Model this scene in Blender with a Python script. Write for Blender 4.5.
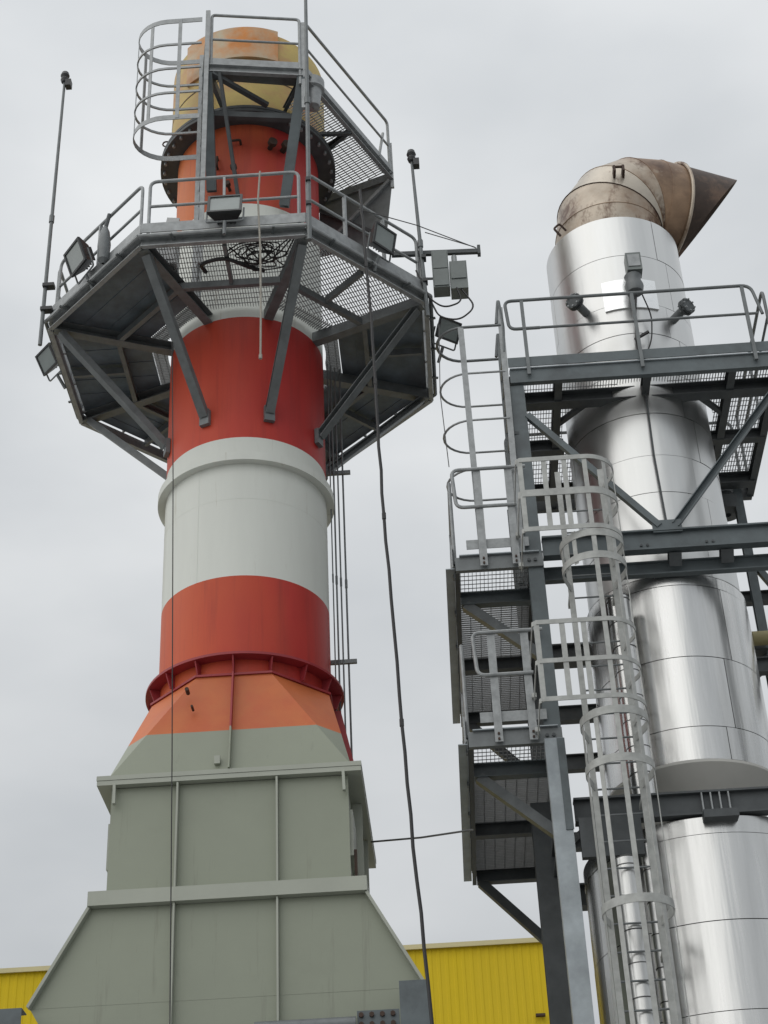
import bpy, math, random
from mathutils import Vector, Matrix
random.seed(7)
R = math.radians
scene = bpy.context.scene
for _o in list(bpy.data.objects): bpy.data.objects.remove(_o)
col = scene.collection

# ------------------------------------------------------------------ camera
PITCH, ROLL, FPX = 0.5906, -0.0482, 1700.0
cam_data = bpy.data.cameras.new('camera')
cam_data.sensor_fit = 'VERTICAL'; cam_data.sensor_height = 36.0
cam_data.lens = 36.0 * FPX / 1024.0
cam_data.clip_start = 0.1; cam_data.clip_end = 3000
cam = bpy.data.objects.new('camera', cam_data); col.objects.link(cam)
_f = Vector((0, math.cos(PITCH), math.sin(PITCH))); _u = Vector((0, -math.sin(PITCH), math.cos(PITCH))); _r = Vector((1, 0, 0))
_r2 = _r*math.cos(ROLL) + _u*math.sin(ROLL); _u2 = -_r*math.sin(ROLL) + _u*math.cos(ROLL)
_m = Matrix((_r2, _u2, -_f)).transposed().to_4x4(); _m.translation = Vector((0, 0, 1.6))
cam.matrix_world = _m
scene.camera = cam

# ------------------------------------------------------------------ overcast sky
SUN_EL, SUN_AZ = R(42), R(-128)      # azimuth measured from +Y towards +X
world = bpy.data.worlds.new('World'); scene.world = world; world.use_nodes = True
wt = world.node_tree; wn = wt.nodes; wl = wt.links
wn.clear()
w_out = wn.new('ShaderNodeOutputWorld'); w_bg = wn.new('ShaderNodeBackground')
sky = wn.new('ShaderNodeTexSky'); sky.sky_type = 'NISHITA'; sky.sun_disc = False
sky.sun_elevation = SUN_EL; sky.sun_rotation = SUN_AZ
sky.air_density = 1.0; sky.dust_density = 3.0
w_tc = wn.new('ShaderNodeTexCoord')
w_map = wn.new('ShaderNodeMapping'); w_map.inputs['Scale'].default_value = (1.0, 1.0, 2.2); w_map.inputs['Rotation'].default_value = (0.2, 0.1, 0.7)
w_n = wn.new('ShaderNodeTexNoise'); w_n.inputs['Scale'].default_value = 2.6; w_n.inputs['Detail'].default_value = 5.0; w_n.inputs['Roughness'].default_value = 0.45
w_cr = wn.new('ShaderNodeValToRGB')
w_cr.color_ramp.elements[0].position = 0.34; w_cr.color_ramp.elements[0].color = (4.45, 4.70, 4.94, 1)
w_cr.color_ramp.elements[1].position = 0.66; w_cr.color_ramp.elements[1].color = (6.68, 6.84, 6.95, 1)
# an overcast dome is brighter overhead than at the horizon
w_sep = wn.new('ShaderNodeSeparateXYZ')
w_mr = wn.new('ShaderNodeMapRange'); w_mr.inputs['From Min'].default_value = 0.0; w_mr.inputs['From Max'].default_value = 0.95
w_mr.inputs['To Min'].default_value = 0.72; w_mr.inputs['To Max'].default_value = 1.16
w_mul = wn.new('ShaderNodeVectorMath'); w_mul.operation = 'SCALE'
w_mix = wn.new('ShaderNodeMix'); w_mix.data_type = 'RGBA'; w_mix.inputs['Factor'].default_value = 0.97
wl.new(w_tc.outputs['Generated'], w_map.inputs['Vector']); wl.new(w_map.outputs['Vector'], w_n.inputs['Vector'])
wl.new(w_n.outputs['Fac'], w_cr.inputs['Fac'])
wl.new(w_tc.outputs['Generated'], w_sep.inputs['Vector']); wl.new(w_sep.outputs['Z'], w_mr.inputs['Value'])
wl.new(w_cr.outputs['Color'], w_mul.inputs[0]); wl.new(w_mr.outputs['Result'], w_mul.inputs['Scale'])
wl.new(sky.outputs['Color'], w_mix.inputs['A']); wl.new(w_mul.outputs['Vector'], w_mix.inputs['B'])
wl.new(w_mix.outputs['Result'], w_bg.inputs['Color']); w_bg.inputs['Strength'].default_value = 0.12
wl.new(w_bg.outputs['Background'], w_out.inputs['Surface'])

sun_d = bpy.data.lights.new('sun', 'SUN'); sun_d.energy = 1.4; sun_d.angle = R(100); sun_d.color = (1.0, 0.97, 0.92)
sun = bpy.data.objects.new('sun', sun_d); col.objects.link(sun)
_sd = Vector((math.sin(SUN_AZ)*math.cos(SUN_EL), math.cos(SUN_AZ)*math.cos(SUN_EL), math.sin(SUN_EL)))
sun.rotation_euler = _sd.to_track_quat('Z', 'Y').to_euler(); sun.location = (-20, -10, 40)
vs = scene.view_settings
vs.view_transform = 'Standard'; vs.look = 'None'; vs.exposure = 0.0; vs.gamma = 1.0
scene.display_settings.display_device = 'sRGB'

# ------------------------------------------------------------------ materials
def mat(name, base, rough=0.6, metal=0.0, var=0.12, nscale=6.0, stain=None, stain_amt=0.0, bump=0.0, bscale=30.0, streak=(1, 1, 1), spec=0.5, streak2=None, stain2=None):
    m = bpy.data.materials.new(name); m.use_nodes = True
    nt = m.node_tree; n = nt.nodes; l = nt.links
    b = n['Principled BSDF']; b.inputs['Roughness'].default_value = rough; b.inputs['Metallic'].default_value = metal
    b.inputs['Specular IOR Level'].default_value = spec
    tc = n.new('ShaderNodeTexCoord'); mp = n.new('ShaderNodeMapping'); mp.inputs['Scale'].default_value = streak
    l.new(tc.outputs['Object'], mp.inputs['Vector'])
    nz = n.new('ShaderNodeTexNoise'); nz.inputs['Scale'].default_value = nscale; nz.inputs['Detail'].default_value = 6; nz.inputs['Roughness'].default_value = 0.6
    l.new(mp.outputs['Vector'], nz.inputs['Vector'])
    cr = n.new('ShaderNodeValToRGB')
    cr.color_ramp.elements[0].position = 0.3; cr.color_ramp.elements[1].position = 0.7
    cr.color_ramp.elements[0].color = (*[max(0, c*(1-var)) for c in base], 1)
    cr.color_ramp.elements[1].color = (*[min(1, c*(1+var)) for c in base], 1)
    l.new(nz.outputs['Fac'], cr.inputs['Fac'])
    out = cr.outputs['Color']
    if stain is not None:
        n2 = n.new('ShaderNodeTexNoise'); n2.inputs['Scale'].default_value = nscale*0.45; n2.inputs['Detail'].default_value = 8; n2.inputs['Roughness'].default_value = 0.65
        mp2 = n.new('ShaderNodeMapping'); mp2.inputs['Scale'].default_value = streak2 or streak; mp2.inputs['Location'].default_value = (3.1, 1.7, 5.3)
        l.new(tc.outputs['Object'], mp2.inputs['Vector']); l.new(mp2.outputs['Vector'], n2.inputs['Vector'])
        c2 = n.new('ShaderNodeValToRGB'); c2.color_ramp.elements[0].position = 0.62 - 0.3*stain_amt; c2.color_ramp.elements[1].position = 0.80 - 0.25*stain_amt
        l.new(n2.outputs['Fac'], c2.inputs['Fac'])
        mx = n.new('ShaderNodeMix'); mx.data_type = 'RGBA'; mx.inputs['B'].default_value = (*stain, 1)
        l.new(c2.outputs['Color'], mx.inputs['Factor']); l.new(out, mx.inputs['A']); out = mx.outputs['Result']
    if stain2 is not None:                    # (colour, threshold, scale, stretch)
        n4 = n.new('ShaderNodeTexNoise'); n4.inputs['Scale'].default_value = stain2[2]; n4.inputs['Detail'].default_value = 7; n4.inputs['Roughness'].default_value = 0.7
        mp4 = n.new('ShaderNodeMapping'); mp4.inputs['Scale'].default_value = stain2[3]; mp4.inputs['Location'].default_value = (7.7, 2.2, 9.1)
        l.new(tc.outputs['Object'], mp4.inputs['Vector']); l.new(mp4.outputs['Vector'], n4.inputs['Vector'])
        c4 = n.new('ShaderNodeValToRGB'); c4.color_ramp.elements[0].position = stain2[1]; c4.color_ramp.elements[1].position = stain2[1]+0.12
        l.new(n4.outputs['Fac'], c4.inputs['Fac'])
        mx4 = n.new('ShaderNodeMix'); mx4.data_type = 'RGBA'; mx4.inputs['B'].default_value = (*stain2[0], 1)
        l.new(c4.outputs['Color'], mx4.inputs['Factor']); l.new(out, mx4.inputs['A']); out = mx4.outputs['Result']
    l.new(out, b.inputs['Base Color'])
    rr = n.new('ShaderNodeMapRange'); rr.inputs['To Min'].default_value = max(0, rough-0.08); rr.inputs['To Max'].default_value = min(1, rough+0.1)
    l.new(nz.outputs['Fac'], rr.inputs['Value']); l.new(rr.outputs['Result'], b.inputs['Roughness'])
    if bump > 0:
        n3 = n.new('ShaderNodeTexNoise'); n3.inputs['Scale'].default_value = bscale; n3.inputs['Detail'].default_value = 3
        l.new(mp.outputs['Vector'], n3.inputs['Vector'])
        bp = n.new('ShaderNodeBump'); bp.inputs['Strength'].default_value = bump; bp.inputs['Distance'].default_value = 0.02
        l.new(n3.outputs['Fac'], bp.inputs['Height']); l.new(bp.outputs['Normal'], b.inputs['Normal'])
    return m

def paint_faded(name, fresh, faded, rough=0.5):
    # marine paint whose sun-bleached side (object -X) has turned orange; fixed to the object
    m = mat(name, fresh, rough, 0, 0.10, 2.2, bump=0.03, bscale=3.0, streak=(1, 1, 0.25), spec=0.3)
    nt = m.node_tree; n = nt.nodes; l = nt.links; b = n['Principled BSDF']
    src = b.inputs['Base Color'].links[0].from_socket
    tc = n.new('ShaderNodeTexCoord'); sp = n.new('ShaderNodeSeparateXYZ'); l.new(tc.outputs['Object'], sp.inputs['Vector'])
    nz = n.new('ShaderNodeTexNoise'); nz.inputs['Scale'].default_value = 1.3; nz.inputs['Detail'].default_value = 5
    mp = n.new('ShaderNodeMapping'); mp.inputs['Scale'].default_value = (1, 1, 0.5); l.new(tc.outputs['Object'], mp.inputs['Vector']); l.new(mp.outputs['Vector'], nz.inputs['Vector'])
    ad = n.new('ShaderNodeMath'); ad.operation = 'MULTIPLY_ADD'; ad.inputs[1].default_value = -0.55; l.new(sp.outputs['X'], ad.inputs[0]); l.new(nz.outputs['Fac'], ad.inputs[2])
    mr = n.new('ShaderNodeMapRange'); mr.inputs['From Min'].default_value = 0.15; mr.inputs['From Max'].default_value = 0.95
    l.new(ad.outputs['Value'], mr.inputs['Value'])
    mx = n.new('ShaderNodeMix'); mx.data_type = 'RGBA'; mx.inputs['B'].default_value = (*faded, 1)
    l.new(mr.outputs['Result'], mx.inputs['Factor']); l.new(src, mx.inputs['A'])
    mpg = n.new('ShaderNodeMapping'); mpg.inputs['Scale'].default_value = (5.5, 5.5, 0.28); l.new(tc.outputs['Object'], mpg.inputs['Vector'])
    ng = n.new('ShaderNodeTexNoise'); ng.inputs['Scale'].default_value = 1.6; ng.inputs['Detail'].default_value = 7; ng.inputs['Roughness'].default_value = 0.65; l.new(mpg.outputs['Vector'], ng.inputs['Vector'])
    cg = n.new('ShaderNodeValToRGB'); cg.color_ramp.elements[0].position = 0.52; cg.color_ramp.elements[1].position = 0.78; cg.color_ramp.elements[1].color = (0.45, 0.45, 0.45, 1)
    l.new(ng.outputs['Fac'], cg.inputs['Fac'])
    mg = n.new('ShaderNodeMix'); mg.data_type = 'RGBA'; mg.inputs['B'].default_value = (fresh[0]*0.45, fresh[1]*0.9, fresh[2]*0.9, 1)
    l.new(cg.outputs['Color'], mg.inputs['Factor']); l.new(mx.outputs['Result'], mg.inputs['A']); l.new(mg.outputs['Result'], b.inputs['Base Color'])
    return m

M = {}
M['red'] = paint_faded('red_paint', (0.44, 0.038, 0.030), (0.55, 0.098, 0.032), 0.5)
M['deepred'] = paint_faded('deep_red_paint', (0.43, 0.032, 0.028), (0.54, 0.072, 0.034), 0.5)
M['redface'] = paint_faded('upper_red_paint', (0.42, 0.036, 0.033), (0.62, 0.17, 0.05), 0.55)
M['orange'] = mat('orange_paint', (0.54, 0.140, 0.040), 0.55, 0, 0.10, 1.6, stain=(0.50, 0.085, 0.03), stain_amt=0.3)
M['crimson'] = mat('crimson_primer', (0.30, 0.028, 0.035), 0.5, 0, 0.12, 4)
M['white'] = mat('chalky_white_paint', (0.67, 0.69, 0.645), 0.62, 0, 0.04, 2.0, stain=(0.56, 0.57, 0.52), stain_amt=0.2, streak=(1.4, 1.4, 0.2), stain2=((0.50, 0.48, 0.42), 0.60, 2.4, (4, 4, 0.25)), bump=0.04, bscale=2.0, spec=0.3)
M['greygreen'] = mat('grey_green_paint', (0.262, 0.286, 0.222), 0.45, 0, 0.05, 1.2, stain=(0.235, 0.256, 0.198), stain_amt=0.3, bump=0.10, bscale=1.3, stain2=((0.215, 0.228, 0.178), 0.60, 1.8, (3.2, 3.2, 0.22)))
M['greytrim'] = mat('grey_flange_paint', (0.36, 0.38, 0.325), 0.5, 0, 0.06, 2.0)
M['galv'] = mat('galvanised_steel', (0.30, 0.315, 0.32), 0.5, 0.3, 0.22, 11, bump=0.03, bscale=20)
M['galvlight'] = mat('bright_galvanised_steel', (0.33, 0.365, 0.385), 0.5, 0.3, 0.22, 4, stain=(0.26, 0.29, 0.31), stain_amt=0.5, bump=0.02, bscale=15)
M['galvdark'] = mat('weathered_galvanised_steel', (0.155, 0.168, 0.172), 0.5, 0.25, 0.2, 7)
M['steel'] = mat('dark_blue_grey_steel_paint', (0.105, 0.126, 0.134), 0.5, 0.1, 0.18, 4, stain=(0.065, 0.075, 0.08), stain_amt=0.3)
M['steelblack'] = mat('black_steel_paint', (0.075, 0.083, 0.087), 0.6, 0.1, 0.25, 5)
M['cage'] = mat('light_grey_cage_paint', (0.385, 0.395, 0.38), 0.5, 0.1, 0.18, 10)
M['deckplank'] = mat('dark_deck_plank', (0.12, 0.15, 0.17), 0.5, 0.2, 0.35, 3, stain=(0.09, 0.10, 0.11), stain_amt=0.4)
M['grating'] = mat('steel_grating', (0.20, 0.205, 0.205), 0.5, 0.25, 0.15, 12)
M['black'] = mat('black_rubber', (0.018, 0.018, 0.019), 0.5, 0, 0.2, 10)
M['rubbergrey'] = mat('grey_cable', (0.10, 0.10, 0.10), 0.6, 0, 0.2, 10)
M['rope'] = mat('pale_rope', (0.33, 0.31, 0.27), 0.8, 0, 0.2, 40)
M['boxgrey'] = mat('grey_box_enamel', (0.16, 0.18, 0.175), 0.45, 0.1, 0.12, 6)
M['lampblack'] = mat('black_lamp_housing', (0.03, 0.032, 0.034), 0.45, 0.1, 0.2, 8)
M['lens'] = mat('lamp_glass', (0.22, 0.25, 0.245), 0.12, 0, 0.1, 4)
M['alu'] = mat('aluminium_cladding', (0.62, 0.625, 0.618), 0.34, 1.0, 0.07, 3.0, bump=0.5, bscale=2.4, streak=(1.3, 1.3, 0.13), stain=(0.60, 0.60, 0.58), stain_amt=0.25)
M['alupol'] = mat('polished_aluminium_cladding', (0.65, 0.65, 0.638), 0.25, 1.0, 0.10, 3.0, bump=0.40, bscale=3.2, streak=(1.6, 1.6, 0.10), stain=(0.50, 0.50, 0.485), stain_amt=0.35)
M['aluplate'] = mat('new_aluminium_plate', (0.85, 0.86, 0.86), 0.28, 1.0, 0.05, 5.0, bump=0.3, bscale=6)
M['alurough'] = mat('dull_aluminium_cladding', (0.61, 0.615, 0.605), 0.33, 1.0, 0.07, 3.0, bump=0.45, bscale=2.6, streak=(1.2, 1.2, 0.15))
M['core'] = mat('dark_seam_core', (0.10, 0.10, 0.10), 0.5, 0.6, 0.1, 5)
M['mattecone'] = mat('matte_grey_sheet', (0.50, 0.495, 0.465), 0.6, 0.05, 0.06, 1.5)
M['rust'] = mat('rust_stained_steel', (0.44, 0.38, 0.31), 0.42, 0.4, 0.28, 1.9, stain=(0.25, 0.155, 0.095), stain_amt=0.55, bump=0.05, bscale=9, stain2=((0.11, 0.058, 0.035), 0.50, 2.0, (1.3, 1.3, 0.7)))
M['rusttan'] = mat('heat_tinted_steel', (0.50, 0.45, 0.38), 0.38, 0.5, 0.2, 2.4, stain=(0.34, 0.25, 0.17), stain_amt=0.4, bump=0.04, bscale=9, stain2=((0.16, 0.085, 0.05), 0.60, 3.0, (1.5, 1.5, 0.6)))
M['rustdark'] = mat('dark_rusted_steel', (0.30, 0.20, 0.13), 0.5, 0.3, 0.4, 2.4, stain=(0.10, 0.055, 0.035), stain_amt=0.6, bump=0.06, bscale=9, stain2=((0.42, 0.35, 0.28), 0.55, 1.9, (1, 1, 1)))
M['soot'] = mat('sooty_black_steel', (0.07, 0.048, 0.038), 0.6, 0.2, 0.4, 3.0, stain=(0.24, 0.15, 0.10), stain_amt=0.35, bump=0.05, bscale=9)
M['weld'] = mat('dark_weld_bead', (0.06, 0.035, 0.025), 0.7, 0.2, 0.3, 10)
M['ochre'] = mat('heat_bleached_ochre', (0.46, 0.345, 0.10), 0.6, 0.05, 0.16, 1.8, stain=(0.40, 0.17, 0.10), stain_amt=0.5, streak2=(1, 1, 1.6))
M['patch'] = mat('rusted_orange_patch', (0.58, 0.22, 0.05), 0.65, 0, 0.2, 2.6, stain=(0.50, 0.45, 0.33), stain_amt=0.7)
M['yellow'] = mat('yellow_sheet', (0.62, 0.455, 0.012), 0.6, 0, 0.06, 0.7, spec=0.2, stain=(0.60, 0.44, 0.02), stain_amt=0.35, streak2=(0.9, 0.9, 0.12))
M['cream'] = mat('cream_flashing', (0.55, 0.49, 0.27), 0.5, 0, 0.06, 1.0)
M['asphalt'] = mat('worn_concrete_yard', (0.27, 0.27, 0.265), 0.9, 0, 0.3, 8, bump=0.2, bscale=90)
M['roofgrey'] = mat('grey_roof_sheet', (0.22, 0.22, 0.22), 0.6, 0, 0.1, 1)
M['palegrey'] = mat('pale_grey_box', (0.42, 0.43, 0.43), 0.5, 0, 0.06, 4)
M['yellowpipe'] = mat('dull_yellow_pipe', (0.30, 0.26, 0.13), 0.5, 0, 0.1, 4)

# ------------------------------------------------------------------ mesh helpers
PSI = -0.028
OL = Vector((-1.7101, 17.5181, 0)); OR = Vector((3.24, 17.3, 0))
V = lambda *a: Vector(a)

class MB:
    def __init__(s): s.v = []; s.f = []
    def add(s, vs, fs):
        b = len(s.v); s.v += [Vector(x) for x in vs]; s.f += [[i+b for i in f] for f in fs]; return s
    def box(s, a, b):
        x0, y0, z0 = [min(a[i], b[i]) for i in range(3)]; x1, y1, z1 = [max(a[i], b[i]) for i in range(3)]
        return s.add([(x0,y0,z0),(x1,y0,z0),(x1,y1,z0),(x0,y1,z0),(x0,y0,z1),(x1,y0,z1),(x1,y1,z1),(x0,y1,z1)],
              [(0,3,2,1),(4,5,6,7),(0,1,5,4),(1,2,6,5),(2,3,7,6),(3,0,4,7)])
    def frame(s, p, q, up):
        p, q = Vector(p), Vector(q); d = (q-p).normalized(); up = Vector(up)
        if abs(d.dot(up)) > 0.98: up = Vector((0, 1, 0)) if abs(d.y) < 0.9 else Vector((1, 0, 0))
        sx = d.cross(up).normalized(); uz = sx.cross(d).normalized(); return p, q, sx, uz
    def rect(s, p, q, x0, x1, z0, z1, up=(0, 0, 1)):
        p, q, sx, uz = s.frame(p, q, up)
        vs = [e + sx*a + uz*b for e in (p, q) for a, b in ((x0, z0), (x1, z0), (x1, z1), (x0, z1))]
        return s.add(vs, [(0,1,2,3),(7,6,5,4),(0,4,5,1),(1,5,6,2),(2,6,7,3),(3,7,4,0)])
    def bar(s, p, q, w, h, up=(0, 0, 1)): return s.rect(p, q, -w/2, w/2, -h/2, h/2, up)
    def ibeam(s, p, q, w, h, t=0.014, up=(0, 0, 1)):
        s.rect(p, q, -w/2, w/2, h/2-t, h/2, up); s.rect(p, q, -w/2, w/2, -h/2, -h/2+t, up)
        return s.rect(p, q, -t/2, t/2, -h/2+t, h/2-t, up)
    def channel(s, p, q, w, h, t=0.01, up=(0, 0, 1), side=1):
        s.rect(p, q, -w/2, w/2, h/2-t, h/2, up); s.rect(p, q, -w/2, w/2, -h/2, -h/2+t, up)
        x = side*w/2
        return s.rect(p, q, min(x, x-side*t), max(x, x-side*t), -h/2+t, h/2-t, up)
    def angle(s, p, q, w, t=0.008, up=(0, 0, 1), side=1):
        s.rect(p, q, min(0, side*w), max(0, side*w), 0, t, up)
        return s.rect(p, q, min(0, side*t), max(0, side*t), -w, 0, up)
    def tube(s, pts, r, n=8, closed=False):
        pts = [Vector(p) for p in pts]; N = len(pts); rings = []
        up = None
        for i in range(N):
            if closed: d = pts[(i+1) % N]-pts[i-1]
            else: d = pts[min(i+1, N-1)]-pts[max(i-1, 0)]
            d.normalize()
            if up is None:
                up = Vector((0, 0, 1)) if abs(d.z) < 0.9 else Vector((1, 0, 0))
            up = (up - d*up.dot(d))
            if up.length < 1e-4: up = d.orthogonal()
            up.normalize(); sx = d.cross(up)
            rr = r[i] if isinstance(r, (list, tuple)) else r
            rings.append([pts[i] + (up*math.cos(2*math.pi*k/n) + sx*math.sin(2*math.pi*k/n))*rr for k in range(n)])
        vs = [x for g in rings for x in g]; fs = []
        for i in range(N if closed else N-1):
            j = (i+1) % N
            for k in range(n):
                fs.append((i*n+k, i*n+(k+1) % n, j*n+(k+1) % n, j*n+k))
        if not closed:
            fs.append(tuple(range(n-1, -1, -1))); fs.append(tuple((N-1)*n+k for k in range(n)))
        return s.add(vs, fs)
    def lathe(s, prof, n=64, a0=0.0, a1=2*math.pi, c=(0, 0)):
        full = abs(a1-a0-2*math.pi) < 1e-6; m = n if full else n+1; P = len(prof)
        vs = []
        for i in range(m):
            a = a0+(a1-a0)*i/n
            vs += [(c[0]+r*math.cos(a), c[1]+r*math.sin(a), z) for r, z in prof]
        fs = []
        for i in range(n):
            j = (i+1) % m
            for k in range(P):
                fs.append((i*P+k, j*P+k, j*P+(k+1) % P, i*P+(k+1) % P))
        if not full:
            fs.append(tuple(range(P-1, -1, -1))); fs.append(tuple((m-1)*P+k for k in range(P)))
        return s.add(vs, fs)
    def shell(s, r0, r1, z0, z1, n=64, a0=0.0, a1=2*math.pi, c=(0, 0)):
        return s.lathe([(r0, z0), (r1, z0), (r1, z1), (r0, z1)], n, a0, a1, c)
    def prism(s, poly, z0, z1):
        n = len(poly)
        return s.add([(x, y, z0) for x, y in poly]+[(x, y, z1) for x, y in poly],
            [tuple(range(n-1, -1, -1)), tuple(range(n, 2*n))]+[(i, (i+1) % n, n+(i+1) % n, n+i) for i in range(n)])
    def plate(s, poly, t):                   # 3D polygon given thickness along its normal
        P = [Vector(p) for p in poly]; n = len(P)
        nr = (P[1]-P[0]).cross(P[2]-P[0]).normalized()*t
        return s.add(P+[p-nr for p in P], [tuple(range(n)), tuple(range(2*n-1, n-1, -1))]+[(i, n+i, n+(i+1) % n, (i+1) % n) for i in range(n)])
    def ball(s, c, r, n=10):
        return s.lathe([(max(r*math.cos(t), 1e-4), c[2]+r*math.sin(t)) for t in [(-0.5+i/6)*math.pi for i in range(7)]], n, c=(c[0], c[1]))
    def cyl(s, p, q, r, n=16): return s.tube([p, q], r, n)

def fillet(pts, r, n=5):
    pts = [Vector(p) for p in pts]; out = [pts[0]]
    for i in range(1, len(pts)-1):
        a, b, c = pts[i-1], pts[i], pts[i+1]
        d1 = (a-b); d2 = (c-b); rr = min(r, d1.length*0.45, d2.length*0.45)
        p, q = b+d1.normalized()*rr, b+d2.normalized()*rr
        for k in range(n+1):
            t = k/n; out.append(p*(1-t)**2 + b*2*t*(1-t) + q*t*t)
    out.append(pts[-1]); return out

def link_mesh(name, mb, m, org=Vector((0, 0, 0)), smooth=35):
    me = bpy.data.meshes.new(name)
    me.from_pydata([tuple(v-org) for v in mb.v], [], mb.f)
    me.update()
    if smooth:
        me.polygons.foreach_set('use_smooth', [True]*len(me.polygons))
        me.set_sharp_from_angle(angle=R(smooth))
    me.materials.append(M[m] if isinstance(m, str) else m)
    o = bpy.data.objects.new(name, me); col.objects.link(o); return o

def tag(o, label=None, cat=None, group=None, kind=None):
    if label: o['label'] = label
    if cat: o['category'] = cat
    if group: o['group'] = group
    if kind: o['kind'] = kind
    return o

class Thing:
    """an Empty at the thing's base; parts are built in the tower's own u,v,z coordinates"""
    def __init__(s, name, label, cat, O=OL, base=(0, 0, 0), group=None, rot=None):
        s.org = Vector(base)
        s.root = bpy.data.objects.new(name, None); s.root.empty_display_size = 0.2; col.objects.link(s.root)
        rz = Matrix.Rotation(PSI, 4, 'Z')
        s.root.matrix_world = Matrix.Translation(O) @ rz @ Matrix.Translation(s.org) @ (rot if rot else Matrix())
        s.free = rot is not None
        tag(s.root, label, cat, group)
    def part(s, name, mb, m, parent=None, label=None, kind=None, smooth=35):
        o = link_mesh(name, mb, m, Vector((0, 0, 0)) if s.free else s.org, smooth)
        o.parent = parent or s.root
        tag(o, label, kind=kind); return o
    def dup(s, src, name, off, parent=None, rotz=0.0):   # a copy of a part that shares its mesh
        o = bpy.data.objects.new(name, src.data); col.objects.link(o); o.parent = parent or s.root
        o.location = off; o.rotation_euler = (0, 0, rotz); return o

def solo(name, mb, m, label, cat, O=OL, base=(0, 0, 0), group=None, smooth=35):
    org = Vector(base)
    o = link_mesh(name, mb, m, org, smooth)
    o.matrix_world = Matrix.Translation(O) @ Matrix.Rotation(PSI, 4, 'Z') @ Matrix.Translation(org)
    return tag(o, label, cat, group)

def clip_poly(poly, n, d):                   # keep n.x <= d
    out = []
    for i in range(len(poly)):
        a, b = poly[i], poly[(i+1) % len(poly)]
        da = n[0]*a[0]+n[1]*a[1]-d; db = n[0]*b[0]+n[1]*b[1]-d
        if da <= 0: out.append(a)
        if da*db < 0:
            t = da/(da-db); out.append((a[0]+t*(b[0]-a[0]), a[1]+t*(b[1]-a[1])))
    return out
def scan(poly, dirv, off):                   # interval of the line through dirv*s + normal*off inside a convex polygon
    nx, ny = -dirv[1], dirv[0]; ss = []
    for i in range(len(poly)):
        a, b = poly[i], poly[(i+1) % len(poly)]
        da = nx*a[0]+ny*a[1]-off; db = nx*b[0]+ny*b[1]-off
        if da*db < 0:
            t = da/(da-db); p = (a[0]+t*(b[0]-a[0]), a[1]+t*(b[1]-a[1])); ss.append(dirv[0]*p[0]+dirv[1]*p[1])
    return (min(ss), max(ss)) if len(ss) >= 2 else None
def grating(poly, z, ang, pitch=0.036, t=0.005, h=0.03, cross=0.10, hole=None, mb=None):
    """bearing bars along ang, cross rods square to them, cut by a convex outline and a round hole"""
    mb = mb or MB()
    for a, p, w, hh, zz in ((ang, pitch, t, h, z), (ang+math.pi/2, cross, 0.007, 0.008, z+h/2-0.006)):
        d = (math.cos(a), math.sin(a)); nn = (-d[1], d[0])
        offs = [nn[0]*x+nn[1]*y for x, y in poly]; o = math.ceil(min(offs)/p)*p
        while o < max(offs):
            iv = scan(poly, d, o)
            if iv and iv[1]-iv[0] > 0.02:
                segs = [iv]
                if hole:
                    hx, hy, hr = hole; ho = nn[0]*hx+nn[1]*hy-o
                    if abs(ho) < hr:
                        hs = d[0]*hx+d[1]*hy; hw = math.sqrt(hr*hr-ho*ho)
                        segs = [(iv[0], min(iv[1], hs-hw)), (max(iv[0], hs+hw), iv[1])]
                for s0, s1 in segs:
                    if s1-s0 > 0.02:
                        p0 = (d[0]*s0+nn[0]*o, d[1]*s0+nn[1]*o, zz); p1 = (d[0]*s1+nn[0]*o, d[1]*s1+nn[1]*o, zz)
                        mb.bar(p0, p1, w, hh)
            o += p
    return mb

# ------------------------------------------------------------------ the ground
g = MB(); g.add([(-600, -600, 0), (600, -600, 0), (600, 900, 0), (-600, 900, 0)], [(0, 1, 2, 3)])
tag(link_mesh('ground', g, 'asphalt'), kind='structure')

# ------------------------------------------------------------------ yellow building far behind
OB = Vector((-11.0, 45.0, 0))
b = Thing('yellow_building', 'yellow corrugated industrial building with cream flashing behind the chimney base', 'building', OB)
L, HB = 15.1, 17.38
w = MB(); prof = []
x = -16.0
while x < L:
    for dx, dy in ((0, 0), (0.11, 0), (0.13, -0.013), (0.20, -0.013)): prof.append((x+dx, dy))
    x += 0.22
vs_, fs_ = [], []
for (x, y) in prof: vs_ += [(x, y, 0), (x, y, HB-0.05)]
for i in range(len(prof)-1): fs_.append((2*i, 2*i+2, 2*i+3, 2*i+1))
w.add(vs_, fs_)
b.part('front_cladding', w, 'yellow', smooth=0)
x1 = prof[-1][0]
b.part('side_wall', MB().box((-15.95, 0.05, 0), (x1-0.05, 22, HB-0.1)), 'yellow')
f = b.part('flashing', MB().box((-16.1, -0.13, HB-0.07), (x1+0.1, 0.5, HB+0.03)), 'cream')
b.part('flashing_lip', MB().box((-16.1, -0.135, HB-0.10), (x1+0.1, -0.10, HB-0.073)), 'cream', f)
b.part('roof', MB().plate([(-16.1, -0.1, HB+0.034), (x1+0.1, -0.1, HB+0.034), (x1+0.1, 22, HB+0.034), (-16.1, 22, HB+0.034)], 0.003), 'roofgrey')
b.part('wall_bracket', MB().box((14.35, -0.2, 15.28), (14.6, -0.05, 15.34)), 'weld')

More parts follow.
